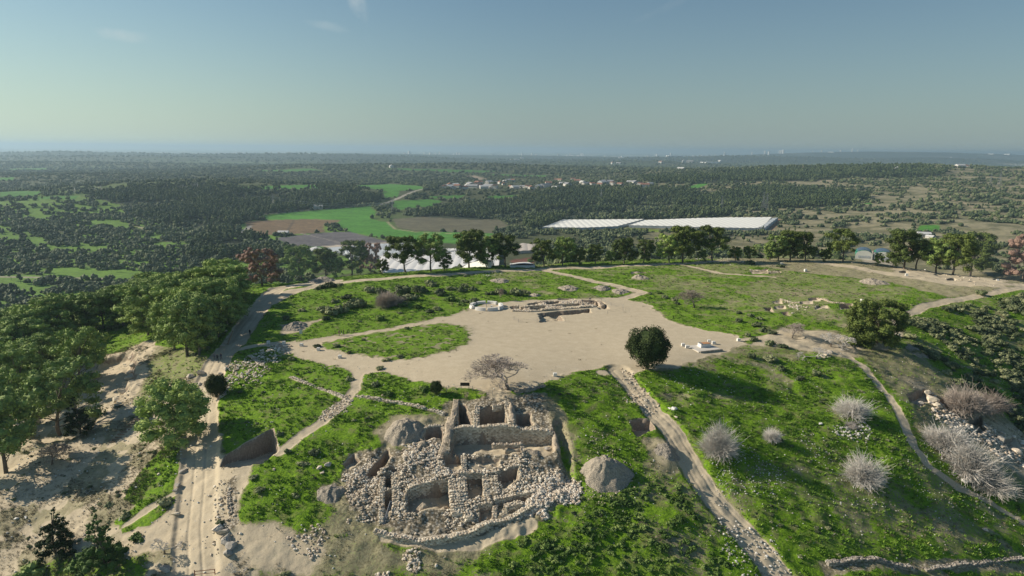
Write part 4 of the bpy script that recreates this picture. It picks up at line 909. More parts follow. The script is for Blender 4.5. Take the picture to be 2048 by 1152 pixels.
def wall(pl, label, th=1.0, up=.3, down=1.6, mat=None, st=.46, ch=.30, group=None, seed=0, zline=None, cat='stone wall', tops=None, name='stone_wall'):
    """dry stone wall laid along a ground line: staggered individual stones round an earth core"""
    rng = np.random.default_rng(seed+int(pl[0][0])); p = np.array([P(a, b_)[0] for a, b_ in pl]); mb = MB(); c0 = p[0].copy(); c0[2] = hz(c0[0], c0[1])
    seg = np.diff(p[:, :2], axis=0); L = np.sqrt((seg**2).sum(1))
    for k in range(len(L)):
        d = seg[k]/max(L[k], 1e-6); nrm = np.array([-d[1], d[0]]); ang = math.atan2(d[1], d[0]); n = max(1, int(L[k]/st))
        ss = (np.arange(n)+.5)*L[k]/n; cx = p[k, 0]+d[0]*ss; cy = p[k, 1]+d[1]*ss; zm = h_macro(cx, cy)+up+(vnoise(cx, cy, 2.2, 15)-.5)*.55+(rng.uniform(-.1, .1, n))
        if tops is not None: zm = np.interp((L[:k].sum()+ss)/L.sum(), np.linspace(0, 1, len(tops)), tops)+zm-up
        # core
        for i in range(n):
            z1 = zm[i]-.05; z0 = zm[i]-down; mb.box((cx[i]-c0[0], cy[i]-c0[1], (z0+z1)/2-c0[2]), (L[k]/n*1.05, th*.72, z1-z0), ang)
        nc = int(down/ch)
        for j in range(nc):
            off = (j % 2)*.5*L[k]/n
            for sgn in (-1, 1):
                for i in range(n):
                    s = ss[i]+off-.25*L[k]/n; x_ = p[k, 0]+d[0]*s+nrm[0]*sgn*th*.42; y_ = p[k, 1]+d[1]*s+nrm[1]*sgn*th*.42; z_ = zm[i]-ch*(j+.5)
                    mb.box((x_-c0[0], y_-c0[1], z_-c0[2]), (L[k]/n*rng.uniform(.8, 1.08), th*.3*rng.uniform(.7, 1.25), ch*rng.uniform(.78, .98)), ang+rng.normal(0, .08), .07, rng)
        for i in range(n):       # top stones
            for q in np.arange(-.38, .45, .42/max(th, .5)):
                v, t = ICO1; sz = np.array([rng.uniform(.14, .28), rng.uniform(.12, .24), rng.uniform(.07, .14)]); a = rng.uniform(0, 3.1); R2 = np.array([[math.cos(a), math.sin(a), 0], [-math.sin(a), math.cos(a), 0], [0, 0, 1]])
                mb.add((v*(1+rng.normal(0, .14, (len(v), 1)))*sz) @ R2+np.array([cx[i]+nrm[0]*q*th+rng.normal(0, .08)-c0[0], cy[i]+nrm[1]*q*th+rng.normal(0, .08)-c0[1], zm[i]+.02-c0[2]]), None, t)
    o = link(name, mb.mesh(name), mat or M_STONE, None, c0); tag(o, label, cat, group, 'thing'); return o
W_ = wall
W_([(903,856),(945,854),(1000,852),(1060,860),(1108,866)], 'long high wall across the middle of the ruins', 1.0, .25, 3.6, M_EARTH if False else M_STONE, seed=1)
W_([(908,958),(911,980),(914,1005),(917,1030)], 'broad wall running downhill in the centre of the ruins', 1.9, .3, 2.2, seed=2)
W_([(924,958),(926,985),(930,1010),(940,1040)], 'second broad wall beside the central one', 1.3, .25, 1.8, seed=3)
W_([(811,979),(845,968),(880,958),(906,953)], 'stone wall along the top of the large lower room', 1.1, .25, 2.6, seed=4)
W_([(808,982),(809,1005),(811,1030)], 'short wall closing the large lower room at its left end', .9, .2, 1.8, seed=5)
W_([(790,945),(792,975),(794,1008),(790,1030)], 'double wall right of the narrow trench', 1.3, .25, 1.6, seed=6)
W_([(765,952),(764,985),(763,1015),(763,1046)], 'thin wall left of the narrow trench', .8, .25, 1.6, seed=7)
W_([(750,1064),(800,1078),(860,1084),(905,1076),(950,1062),(985,1046)], 'curved facade wall along the foot of the ruins', 1.0, .5, 1.4, seed=8)
W_([(985,1046),(1015,1040),(1050,1022),(1080,1006)], 'right part of the facade wall at the foot of the ruins', .9, .4, 1.2, seed=9)
W_([(970,950),(972,975),(975,1000)], 'low wall between two small central rooms', .9, .2, 1.3, seed=10)
W_([(988,952),(990,975),(996,995)], 'rubble wall left of the deep right room', 1.0, .2, 1.4, seed=11)
W_([(988,998),(1020,990),(1066,983)], 'wall above the lower right trench', .9, .25, 1.6, seed=12)
W_([(1010,1012),(1045,1006)], 'small square stump of wall in the lower right trench', 1.1, .3, 1.2, seed=13)
W_([(985,893),(1044,892)], 'pale plastered ledge below the long wall', .6, .35, .9, M_PINK, seed=14)
W_([(1043,892),(1046,908)], 'short pink return at the end of the plastered ledge', .6, .3, .9, M_PINK, seed=15)
W_([(884,920),(886,942)], 'short wall stub left of centre in the ruins', .8, .2, 1.2, seed=16)
W_([(927,912),(928,944)], 'stone wall stub just right of the small pit', .8, .2, 1.2, seed=17)
W_([(955,812),(952,830),(954,852)], 'wall between the two deep upper rooms', 1.0, .2, 2.2, seed=18)
W_([(985,812),(1012,806)], 'wall behind the upper right room', .8, .3, 1.3, seed=19)
W_([(1014,808),(1020,830),(1024,853)], 'sloping wall right of the deep upper rooms', 1.1, .35, 2.0, seed=20)
W_([(1030,786),(1062,782),(1090,772)], 'dark stone kerb below the leafless tree', .7, .4, .9, M_GREYST, seed=21)
W_([(990,1012),(990,1045)], 'wall between the lowest room and the trench', .7, .2, 1.2, seed=22)
W_([(940,1010),(986,1006)], 'wall above the lowest small room', .8, .2, 1.2, seed=23)
W_([(846,857),(866,854),(886,851)], 'wall above the small square pit', .6, .2, 1.2, seed=24)
W_([(915,946),(970,944),(1000,940)], 'long rubble wall through the middle of the ruins', 1.1, .25, 1.2, seed=25)
# plateau excavation
W_([(1025,622),(1060,623),(1100,620),(1150,616),(1192,613)], 'front stone wall of the plateau excavation', 1.2, .35, 1.5, seed=30)
W_([(1040,615),(1090,612),(1150,609),(1178,607)], 'middle stone wall of the plateau excavation', 1.0, .35, 1.2, seed=31)
W_([(1055,606),(1120,602)], 'rear stone wall of the plateau excavation', .6, .15, 1.0, seed=32)
W_([(1150,604),(1163,610)], 'cross wall of pale stones in the plateau excavation', 1.0, .3, .9, M_PINK, seed=33)
W_([(1196,602),(1206,612)], 'pale end wall of the plateau excavation', 1.0, .3, 1.0, M_PINK, seed=34)
# terrace walls
tl = dict(th=.8, up=.25, down=.7, st=.6, ch=.35)
W_([(500,712),(520,728),(545,743)], 'stony terrace edge below the track bend', seed=40, **tl)
W_([(582,755),(610,766),(650,780),(690,797),(705,802)], 'pale terrace wall across the left grass slope', seed=41, **tl)
W_([(712,792),(760,800),(800,806),(850,818),(890,828)], 'weathered terrace wall above the ruins', seed=42, **tl)
W_([(1655,1128),(1720,1118),(1780,1122),(1830,1138)], 'rocky terrace ledge in the lower right corner', seed=43, mat=M_GREYST, **tl)
W_([(1850,1138),(1920,1130),(1990,1122),(2045,1118)], 'second rocky ledge at the right end of the lower corner', seed=44, mat=M_GREYST, **tl)
W_([(1560,600),(1600,606)], 'low stone line on the far green plateau', .5, .25, .5, seed=45); W_([(1635,597),(1668,606),(1690,608)], 'pale stone line on the far green plateau', .6, .3, .5, M_PINK, seed=46)
W_([(460,975),(458,1000),(462,1030)], 'retaining stones beside the green slope and the dirt ramp', .7, .35, .9, seed=47)
W_([(1500,540),(1560,546)], 'stone edging of the far rim trench', .5, .25, .5, seed=48)
# rubble
def rock_mesh(seed, sub=1, rough=.2, flat=.7):
    rng = np.random.default_rng(seed); v, t = (ICO1, ICO2)[sub-1]; n = rng.normal(size=(5, 3)); v = v.copy()
    for k in range(5):
        q = n[k]/np.linalg.norm(n[k]); d = v @ q; v -= np.outer(np.clip(d-.62, 0, None), q)
    v = v*(1+rng.normal(0, rough*.35, (len(v), 1)))*np.array([1, rng.uniform(.7, .95), flat]); return mesh_np('rock', v, None, t)
RK = [rock_mesh(800+i) for i in range(5)]
def rocks_coll(nm, mat):
    obs = []
    for x in RK:
        y_ = x.copy(); y_.materials.clear(); y_.materials.append(mat); obs.append(bpy.data.objects.new('stone', y_))
    return protocol(nm, obs)
def rstone(name, lo, mid, hi):
    m, nt, b = newmat(name, .9); oi = nt.nodes.new('ShaderNodeObjectInfo'); g = nt.nodes.new('ShaderNodeNewGeometry'); n2 = noise(nt, g.outputs['Position'], 5, 3)
    c = ramp(nt, math_(nt, 'ADD', math_(nt, 'MULTIPLY', oi.outputs['Random'], .7), math_(nt, 'MULTIPLY', n2, .3)), [(.15, lo), (.5, mid), (.85, hi)]); nt.links.new(c, b.inputs['Base Color']); return m
M_RUB = rstone('rubble_stone', (.34, .27, .19), (.61, .515, .39), (.83, .75, .61)); M_RUBP = rstone('pale_rubble', (.42, .33, .24), (.66, .555, .43), (.82, .75, .63)); M_PEB = rstone('field_stone', (.34, .31, .26), (.52, .49, .42), (.74, .72, .66))
C_RUB = rocks_coll('rubble_kinds', M_RUB); C_RUBP = rocks_coll('pale_rubble_kinds', M_RUBP); C_PEB = rocks_coll('field_stone_kinds', M_PEB)
def roomfree():
    k = np.ones_like(nX)
    for poly, fz in ROOMS:
        lo = poly.min(0)-1; hi = poly.max(0)+1; m = (nX > lo[0]) & (nX < hi[0]) & (nY > lo[1]) & (nY < hi[1]); k[m] *= np.where(sdpoly(nX[m], nY[m], poly) < 0, .06, 1)
    return k
KF = roomfree()
def rub(name, poly, n, s0, s1, coll, label, w=None, thr=(.3, .55)):
    pw = np.array(PW(poly)); z = ((sdpoly(nX, nY, pw)+N0*9+N1*2 < 0)*1.0)*KF*sstep(thr[0], thr[1], fbm(nX, nY, 3.5, 3, 201))
    if w is not None: z = z*w
    x, y, i, j = jitter_pts(z, nX, nY, n); s = RNG.uniform(0, 1, n)**2.2*(s1-s0)+s0
    return scatter(name, np.stack([x, y, GZ[i, j]+s*.25], 1), s, coll, label, 5)
rub('rubble', [(700,1030),(690,960),(760,905),(850,890),(905,915),(1000,915),(1050,925),(1150,950),(1150,985),(1070,1020),(1000,1060),(880,1080),(760,1060)], 6500, .06, .36, C_RUB, 'tumbled building stones between the ruined walls', thr=(.40, .58))
rub('rubble', [(1040,1000),(1090,965),(1130,955),(1158,975),(1150,1000),(1090,1010),(1055,1025)], 1500, .16, .42, C_RUBP, 'fallen pale stones in the heap right of the ruins', thr=(0, .2))
rub('rubble', [(790,895),(870,880),(885,935),(830,960),(740,950)], 1300, .07, .34, C_RUBP, 'pale pinkish stones in the upper left of the ruins', thr=(.3, .5))
rub('rubble', [(770,1090),(830,1085),(880,1100),(840,1140),(770,1140)], 260, .12, .4, C_RUB, 'loose stones below the facade path')
rub('rubble', [(560,1080),(620,1060),(610,1110),(580,1130)], 130, .12, .35, C_RUBP, 'pale stones on the lower left slope', thr=(.1, .3))
rub('rubble', [(690,785),(716,780),(712,805),(690,815),(640,845),(600,870),(620,845),(670,805)], 420, .1, .3, C_RUB, 'broken stones along the left footpath', thr=(.1, .5))
rub('rubble', [(470,730),(540,690),(590,690),(560,720),(520,760),(440,800),(440,780)], 800, .15, .5, C_RUBP, 'stony scree at the bend of the main track', thr=(.2, .5))
rub('rubble', [(420,940),(470,950),(455,1050),(440,1060),(470,1100),(440,1110),(430,1000)], 130, .12, .4, C_RUB, 'broken stones beside the main track')
rub('rubble', [(1240,735),(1300,780),(1320,840),(1260,800)], 300, .1, .35, C_RUB, 'stones at the head of the diagonal track', thr=(.1, .4))
rub('rubble', [(1440,1040),(1500,1060),(1580,1152),(1500,1152)], 260, .1, .35, C_PEB, 'stones along the lower diagonal track')
rub('rubble', [(1025,625),(1190,612),(1195,600),(1150,598),(1030,612)], 900, .15, .4, C_RUBP, 'pale stones heaped in the plateau excavation', thr=(.2, .5))
rub('rubble', [(1580,605),(1615,612),(1615,625),(1580,630)], 130, .15, .4, C_RUBP, 'pale stones on the green plateau'); rub('rubble', [(1870,545),(1990,555),(1990,572),(1890,568)], 260, .15, .45, C_RUBP, 'pale stones among the dig squares')
rub('rubble', [(920,545),(985,545),(1015,552),(925,553)], 160, .12, .3, C_PEB, 'row of white stones near the rim track'); rub('rubble', [(1360,518),(1480,522),(1490,532),(1400,530)], 260, .15, .5, C_PEB, 'grey stones on the rocky rim patch')
rub('rubble', [(1310,765),(1430,735),(1480,790),(1400,800)], 90, .08, .25, C_PEB, 'white stones in the tree shadow'); rub('rubble', [(1655,850),(1720,845),(1720,870),(1660,868)], 220, .12, .4, C_PEB, 'scattered white stones under the round twiggy shrub', thr=(.1, .3))
rub('rubble', [(1410,920),(1520,900),(1560,980),(1480,1010),(1420,985)], 420, .07, .22, C_PEB, 'small white stones beside the diagonal track')
rub('rubble', [(1600,860),(1860,900),(2000,1010),(2048,1060),(1900,1060),(1620,1010)], 500, .06, .2, C_PEB, 'small white stones dotting the green slope')
rub('rubble', [(1850,780),(1900,800),(1990,850),(2060,890),(2060,940),(1960,890),(1860,830)], 900, .15, .6, C_PEB if False else C_RUBP, 'yellowish broken rocks in the cutting at the right', thr=(.2, .5))
rub('rubble', [(2000,1040),(2040,1050),(2048,1090),(2010,1080),(1990,1060)], 150, .12, .4, C_PEB, 'white stones at the lower right edge')
rub('field_stones', [(440,800),(700,700),(1200,740),(1700,700),(2050,700),(2050,1150),(450,1150)], 2600, .05, .2, C_PEB, 'small pale stones scattered over the grassy slopes', np.clip(1-Dm*.7, 0, 1))
rub('field_stones', [(-60,760),(300,700),(400,760),(420,1150),(-60,1150)], 1800, .05, .3, C_PEB, 'small stones strewn over the dry slope at the left')
# ---------------------------------------------------------------- spoil heaps
def heap(px, py, wpx, dpx, h, label, mat=None, seed=0, rz=0.0):
    g, t = G3(px, py); rng = np.random.default_rng(seed+px); a = wpx*t/F/2; r = P(px, py-dpx/2)[0]; r2 = P(px, py+dpx/2)[0]; b_ = max(abs(r[1]-r2[1])/2, a*.5) if dpx < 0 else min(max(abs(r[1]-r2[1])/2, a*.45), a*1.3)
    nr, na = 40, 110; V_ = []
    for i in range(nr+1):
        k = i/nr
        for j in range(na):
            th = j*2*math.pi/na; ed = 1+.06*math.sin(3*th+seed)+.05*math.sin(5*th+px)+.03*math.sin(9*th)
            x_ = a*k*ed*math.cos(th); y_ = b_*k*ed*math.sin(th); V_.append((x_*math.cos(rz)-y_*math.sin(rz), x_*math.sin(rz)+y_*math.cos(rz)))
    V_ = np.array(V_); k = np.repeat(np.arange(nr+1)/nr, na); X_ = V_[:, 0]+g[0]; Y_ = V_[:, 1]+g[1]
    z = h_full(X_, Y_)+h*.72*np.cos(k*math.pi/2)**1.25*(1+(fbm(X_, Y_, a*.7, 3, 5)-.5)*.9)+(fbm(X_, Y_, .8, 3, 6)-.5)*.55*(1-k**6)-.25*k**6-.02
    z = z+(vnoise(X_, Y_, .5, 9)-.5)*.22*(1-k**6)+(np.abs(fbm(X_, Y_, 2.2, 3, 12)-.5))*-.9*(1-k)**.5*h/3
    q = [(i*na+j, (i+1)*na+j, (i+1)*na+(j+1) % na, i*na+(j+1) % na) for i in range(nr) for j in range(na)]
    o = link('spoil_heap', mesh_np('spoil_heap', np.stack([V_[:, 0], V_[:, 1], z-g[2]], 1), q, smooth=True), mat or M_SPOIL, None, g); return tag(o, label, 'spoil heap')
rub('rubble', [(1155,900),(1200,875),(1260,920),(1285,985),(1210,1000),(1160,985)], 500, .06, .22, C_RUB, 'loose gravel round the large spoil heap', thr=(.1, .4))
heap(1213, 948, 112, 75, 3.4, 'large grey conical spoil heap right of the ruins', seed=1); heap(808, 866, 84, 60, 2.6, 'pale spoil heap above the upper left of the ruins', seed=2)
heap(1746, 565, 58, 14, 2.2, 'long pale spoil heap on the far right of the plateau', seed=3); heap(1280, 557, 38, 10, 1.6, 'small rounded spoil heap on the central green plateau', seed=4)
heap(1000, 562, 46, 9, 1.3, 'low spoil heap beside the white stones near the rim track', seed=5); heap(1137, 578, 46, 18, 1.3, 'earthen mound above the plateau excavation', seed=6)
heap(1205, 578, 40, 12, 1.3, 'overgrown mound beside the crossing track', seed=7, mat=M_SPOILD); heap(1240, 584, 40, 12, 1.4, 'rubbly heap at the corner of the crossing track', seed=8)
heap(645, 562, 60, 12, 1.9, 'grey rubble heap where the rim track bends', seed=9, mat=M_SPOILD); heap(590, 655, 56, 22, 1.5, 'grey gravel heap by the thicket at the left', seed=10, mat=M_SPOILD)
heap(1335, 905, 60, 40, 1.0, 'low stony mound left of the diagonal track', seed=11, mat=M_SPOILD); heap(660, 985, 64, 50, .9, 'low stony mound on the slope left of the ruins', seed=12, mat=M_SPOILD)
heap(180, 745, 44, 16, 1.5, 'dark earth pile on the quarry floor', seed=13, mat=M_SPOILD); heap(1070, 590, 30, 8, 1.0, 'small stony hump behind the plateau excavation', seed=14)
heap(1835, 705, 50, 40, 1.0, 'pale gravel bank right of the large dark pine', seed=15); heap(845, 1010, 40, 20, 1.2, 'rounded block of unexcavated earth in the large lower room', M_EARTH, seed=16); heap(890, 1005, 26, 22, 1.3, 'smaller block of unexcavated earth in the large lower room', M_EARTH, seed=17)
heap(770, 790, 18, 8, .4, 'small brown soil patch beside the plaza edge', M_EARTH, seed=18)
# earth baulks inside the ruins
def baulk(pl, w, up, down, label, seed=0):
    p = np.array([P(a, b_)[0] for a, b_ in pl]); L = np.concatenate([[0], np.cumsum(np.sqrt((np.diff(p[:, :2], axis=0)**2).sum(1)))]); n = max(6, int(L[-1]/.35)); s = np.linspace(0, L[-1], n)
    x_ = np.interp(s, L, p[:, 0]); y_ = np.interp(s, L, p[:, 1]); dx = np.gradient(x_); dy = np.gradient(y_); l = np.hypot(dx, dy); nx_, ny_ = -dy/l, dx/l
    g = np.array([x_[0], y_[0], hz(x_[0], y_[0])]); rows = []
    prof = [(-.58, -down), (-.5, -down*.5), (-.47, -.12), (-.3, .0), (0, .06), (.3, .0), (.47, -.12), (.5, -down*.5), (.58, -down)]
    for q, z in prof:
        ww = w*(1+.25*(vnoise(s, s*0+q*9, 1.3, seed)-.5)); zz = h_macro(x_, y_)+up+z+(fbm(s, s*0+q*3, 1.3, 3, seed+3)-.5)*1.1*(z > -.5); rows.append(np.stack([x_+nx_*q*ww-g[0], y_+ny_*q*ww-g[1], zz-g[2]], 1))
    k = len(prof); v = np.stack(rows, 1).reshape(-1, 3); Q = [(i*k+j, i*k+j+1, (i+1)*k+j+1, (i+1)*k+j) for i in range(n-1) for j in range(k-1)]
    T_ = [(0, j+1, j) for j in range(1, k-1)]+[((n-1)*k, (n-1)*k+j, (n-1)*k+j+1) for j in range(1, k-1)]
    return tag(link('earth_baulk', mesh_np('earth_baulk', v, Q, T_, True), M_EARTH, None, g), label, 'baulk')
baulk([(903,838),(899,862),(893,888),(886,912)], 1.9, .5, 2.6, 'pale earth baulk sloping down the left of the long wall', 1)
baulk([(1108,868),(1112,885),(1116,902)], 1.0, .1, 2.6, 'narrow pale baulk at the right end of the long wall', 2)
baulk([(912,800),(910,820),(906,838)], 1.3, .2, 2.0, 'upper end of the baulk beside the first deep room', 3)
baulk([(1022,812),(1024,830),(1026,852)], 1.2, .45, 1.6, 'plastered baulk right of the second deep room', 4)
baulk([(846,860),(842,882)], .7, .2, 1.4, 'short baulk left of the small square pit', 5)
baulk([(840,882),(862,884),(884,882)], .8, .15, 1.2, 'short baulk in front of the small square pit', 6)
baulk([(822,905),(838,892),(852,888)], 2.2, .5, 1.5, 'rounded baulk below the pale spoil heap', 7)
baulk([(1010,902),(1044,900)], .5, .3, .9, 'thin baulk behind the plastered ledge', 8); baulk([(1052,900),(1080,908)], 1.6, .1, 1.0, 'low earth step right of the plastered ledge', 9)
# ---------------------------------------------------------------- boulders
def boulder(px, py, s, label, mat=None, seed=0, group=None, flat=.75, sx=1.2, cat='boulder'):
    g, t = G3(px, py); rng = np.random.default_rng(seed+int(px*7+py)); v, tt = ICO3; v = v.copy(); s *= .85
    for k in range(16):
        q = rng.normal(size=3); q /= np.linalg.norm(q); d = v @ q; v -= np.outer(np.clip(d-rng.uniform(.42, .8), 0, None), q)
    v = v*np.array([sx, 1, flat])*s+(rng.normal(0, .018*s, v.shape)); g[2] += s*flat*.35
    return tag(link('boulder', mesh_np('boulder', v, None, tt), mat or M_GREYST, None, g, rng.uniform(0, 3)), label, cat, group)
BL = [(451,663,.8,'grey block standing left of the shaded track',M_PINK),(452,684,.9,'upper of two slabs at the track edge',M_PINK),(447,690,.9,'lower of two slabs at the track edge',M_PINK),
 (1349,822,.9,'crumpled white sack beside the diagonal track',M_WHITE),(1340,820,.5,'small white bundle beside the crumpled sack',M_WHITE),(1352,838,.5,'pale stone below the crumpled white sack',M_PINK),
 (1929,962,1.0,'white block standing beside the footpath',M_WHITE),(1641,849,.8,'white slab left of the scattered stones',M_WHITE),(1801,648,1.6,'tall white rock right of the large dark pine',M_PINK),
 (1795,674,1.3,'grey rock below the tall white rock',M_GREYST),(1750,692,1.2,'flat orange stained rock at the path junction',M_YROCK),(1660,708,.9,'highest of the white boulders by the leafless thicket',M_PINK),(1652,712,.9,'second white boulder by the leafless thicket',M_PINK),(1645,716,.8,'third white boulder by the leafless thicket',M_PINK),(1636,719,.7,'lowest of the white boulders by the leafless thicket',M_PINK),
 (1862,800,1.6,'big rock at the head of the cutting',M_YROCK),(1875,812,1.4,'yellowish rock below the head of the cutting',M_YROCK),(1840,803,1.3,'dark sided rock left of the cutting',M_GREYST),(1858,786,1.2,'upper left rock of the cutting',M_YROCK),(1873,838,.6,'whitish stone beside the cutting',M_PINK),(1905,800,1.0,'rock between the cutting and the grey shrub',M_GREYST),
 (1955,845,1.3,'yellow rock above the big bramble',M_YROCK),(1975,855,1.2,'second yellow rock above the big bramble',M_YROCK),(2000,880,1.3,'shadowed rock at the right edge of the cutting',M_GREYST),(2030,905,1.4,'pale rock face at the right edge',M_PINK),
 (437,1062,1.4,'angular pale block at the foot of the main track',M_PINK),(449,1066,1.0,'smaller block beside the angular one',M_GREYST),(452,1085,1.5,'grey boulder below the angular block',M_GREYST),(462,1096,1.3,'grey boulder with white streaks near the gate',M_GREYST),(455,1112,1.2,'long grey rock above the leafless tangle',M_GREYST),(330,1138,1.2,'bluish boulder near the lower edge beside the track',M_GREYST),(366,878,.9,'rock under the single bushy pine',M_GREYST),(367,940,.9,'rock at the left edge of the main track',M_GREYST),(355,970,.8,'flat rock left of the main track',M_GREYST),(350,980,.7,'dark rock left of the main track',M_GREYST),(352,1025,.8,'yellowish rock at the left edge of the track',M_YROCK),(318,948,.5,'single pale stone in the green strip',M_PINK),
 (222,983,.35,'lone dark stone on the dry slope',M_GREYST),(33,1037,.5,'largest of three white stones on the shaded ground',M_WHITE),(52,1034,.4,'right one of three white stones on the shaded ground',M_WHITE),(24,1045,.35,'smallest of three stones on the shaded ground',M_PINK),
 (1955,970,.6,'small pale stone right of the white block',M_PINK),(1970,1060,.7,'pale stone below the footpath',M_PINK),(120,672,.8,'pale rock in the row above the quarry',M_PINK),(160,664,1.0,'larger pale rock in the row above the quarry',M_PINK),(175,660,.9,'right end rock in the row above the quarry',M_PINK),(190,655,1.0,'grey rock beside the brown brushwood',M_GREYST),
 (640,935,.7,'pale boulder on the slope above the dig pits',M_PINK),(657,930,.8,'pinkish boulder on the slope above the dig pits',M_PINK),(645,945,.5,'small boulder below the pinkish one',M_PINK),(548,940,.4,'little pale stone below the cut bank',M_PINK),(1300,718,.4,'stone at the foot of the round dark tree',M_PINK),(1095,885,1.0,'tilted slab at the right end of the long wall',M_GREYST),(1060,776,.8,'flat stone bench under the leafless tree',M_GREYST),(1035,772,.7,'second flat stone bench under the leafless tree',M_GREYST),(1785,528,.8,'white rock on the far rim below the barns',M_WHITE),(1705,527,.9,'pale rock at the rim path corner',M_PINK),(1850,540,1.2,'white boulder above the dig squares',M_WHITE),(1995,562,1.0,'white rock at the far right dig edge',M_WHITE)]
for px, py, s, lb, mt in BL: boulder(px, py, s, lb, mt, flat=.7 if 'bench' not in lb and 'slab' not in lb else .3)
for k, (px, py) in enumerate([(440,745),(452,740),(428,752),(398,765),(385,775),(372,790),(360,770),(380,755),(400,745),(350,800),(340,790)]): boulder(px, py, .9+.25*(k % 3), 'pale outcrop rock on the stony bank left of the track bend', M_PINK, group='outcrop rocks on the stony bank')
# quarry face crags
for k, (px, py) in enumerate([(262,706),(266,722),(262,740),(255,755),(246,775),(238,790),(228,805),(215,822),(262,732)]): boulder(px, py, 1.3+.3*(k % 3), 'pale crumbling rock on the quarry bank', M_YROCK, group='rocks of the quarry bank', flat=.6)
# ---------------------------------------------------------------- built things on the plateau
def block(px, py, label, group=None, sz=(.55, .45, .45), mat=None, cat='stone block', name='stone_block'):
    g, t = G3(px, py); mb = MB(); s = np.array(sz); ch = .06
    mb.box((0, 0, s[2]*.42), (s[0], s[1], s[2]*.84+.1), 0, .02); mb.box((0, 0, s[2]*.9), (s[0]*.86, s[1]*.86, s[2]*.2), 0, .02)
    return tag(link(name, mb.mesh(name), mat or M_WHITE, None, g, RNG.uniform(-.3, .3)), label, cat, group)
for px, py, lb in [(537,687,'white seat block at the far left of the path fork'),(568,688,'white seat block beside the overgrown stone patch'),(603,692,'white seat block at the centre of the path fork'),(637,701,'white seat block at the tip of the green island'),(680,716,'white seat block below the green island'),
  (1110,752,'white block at the front edge of the plaza'),(1366,692,'left one of two white blocks by the square platform'),(1374,696,'right one of two white blocks by the square platform'),(1418,685,'white block behind the square platform'),(1427,688,'second white block behind the square platform'),(1477,682,'white block at the right end of the plaza'),(1724,604,'white marker block on the green plateau'),(1813,553,'round white marker beside the dig squares'),(1563,530,'small white marker near the rim track'),(1611,543,'white marker near the far trench')]:
    block(px, py, lb, sz=(.8, .7, .7) if py > 640 else (1.0, .9, 1.0))
# round stone seat with gaps
g, t = G3(973, 614); seat = thing('round_stone_seat', 'round white stone seat ring on the bare plaza', 'stone seat', g); Rr = 5.4
for k in range(8):
    a0 = k*math.pi/4+.10; a1 = (k+1)*math.pi/4-(.22 if k in (0, 4) else .02); th = np.linspace(a0, a1, 9); v = []
    for a in th:
        for r_, z in ((Rr, -.3), (Rr-.25, .85), (Rr-1.1, .80), (Rr-1.2, -.3)): v.append((r_*math.cos(a), r_*math.sin(a), z))
    q = [(i*4+j, i*4+(j+1) % 4, (i+1)*4+(j+1) % 4, (i+1)*4+j) for i in range(8) for j in range(4)]+[(0, 3, 2, 1), (32, 33, 34, 35)]
    link('seat_segment', mesh_np('seat_segment', v, q), M_WHITE, seat)
mb = MB(); mb.tube([(0, 0, -.2), (0, 0, 1.0)], [.12, .1], 6); mb.box((0, 0, 1.0), (.9, .7, .08)); link('map_table', mb.mesh('map_table'), M_METAL, seat); mb = MB(); mb.box((1.6, -.4, .25), (.7, .6, .7)); link('inner_block', mb.mesh('inner_block'), M_WHITE, seat)
# square platform with bench
g, t = G3(1407, 696); pf = thing('stone_platform', 'square pale paved platform at the right end of the plaza', 'platform', g, .35)
mb = MB(); mb.box((0, 0, -.1), (6.6, 5.4, .4)); mb.box((0, 0, .12), (6.3, 5.1, .05)); link('paved_top', mb.mesh('paved_top'), plain('pale_paving', (.60, .55, .47), .8, .1, 3, 0), pf)
mb = MB(); mb.box((.2, -2.86, -.1), (6.4, .3, .7)); link('retaining_edge', mb.mesh('retaining_edge'), M_GREYST, pf)
g2 = g+np.array([.4, .9, .14]); bn = thing('stone_table', 'low stone table with an orange tiled top on the square platform', 'table', g2, .25)
mb = MB(); mb.box((0, 0, .4), (2.7, 1.7, .8)); mb.box((0, 0, .02), (3.0, 2.0, .2)); link('base_block', mb.mesh('base_block'), M_WHITE, bn); mb = MB(); mb.box((.3, 0, .86), (2.0, 1.5, .1)); link('tiled_top', mb.mesh('tiled_top'), plain('orange_tile', (.5, .26, .13), .7, .2, 6), bn); mb = MB(); mb.box((-1.05, 0, .9), (.5, 1.5, .16)); link('grey_cap', mb.mesh('grey_cap'), M_METAL, bn)
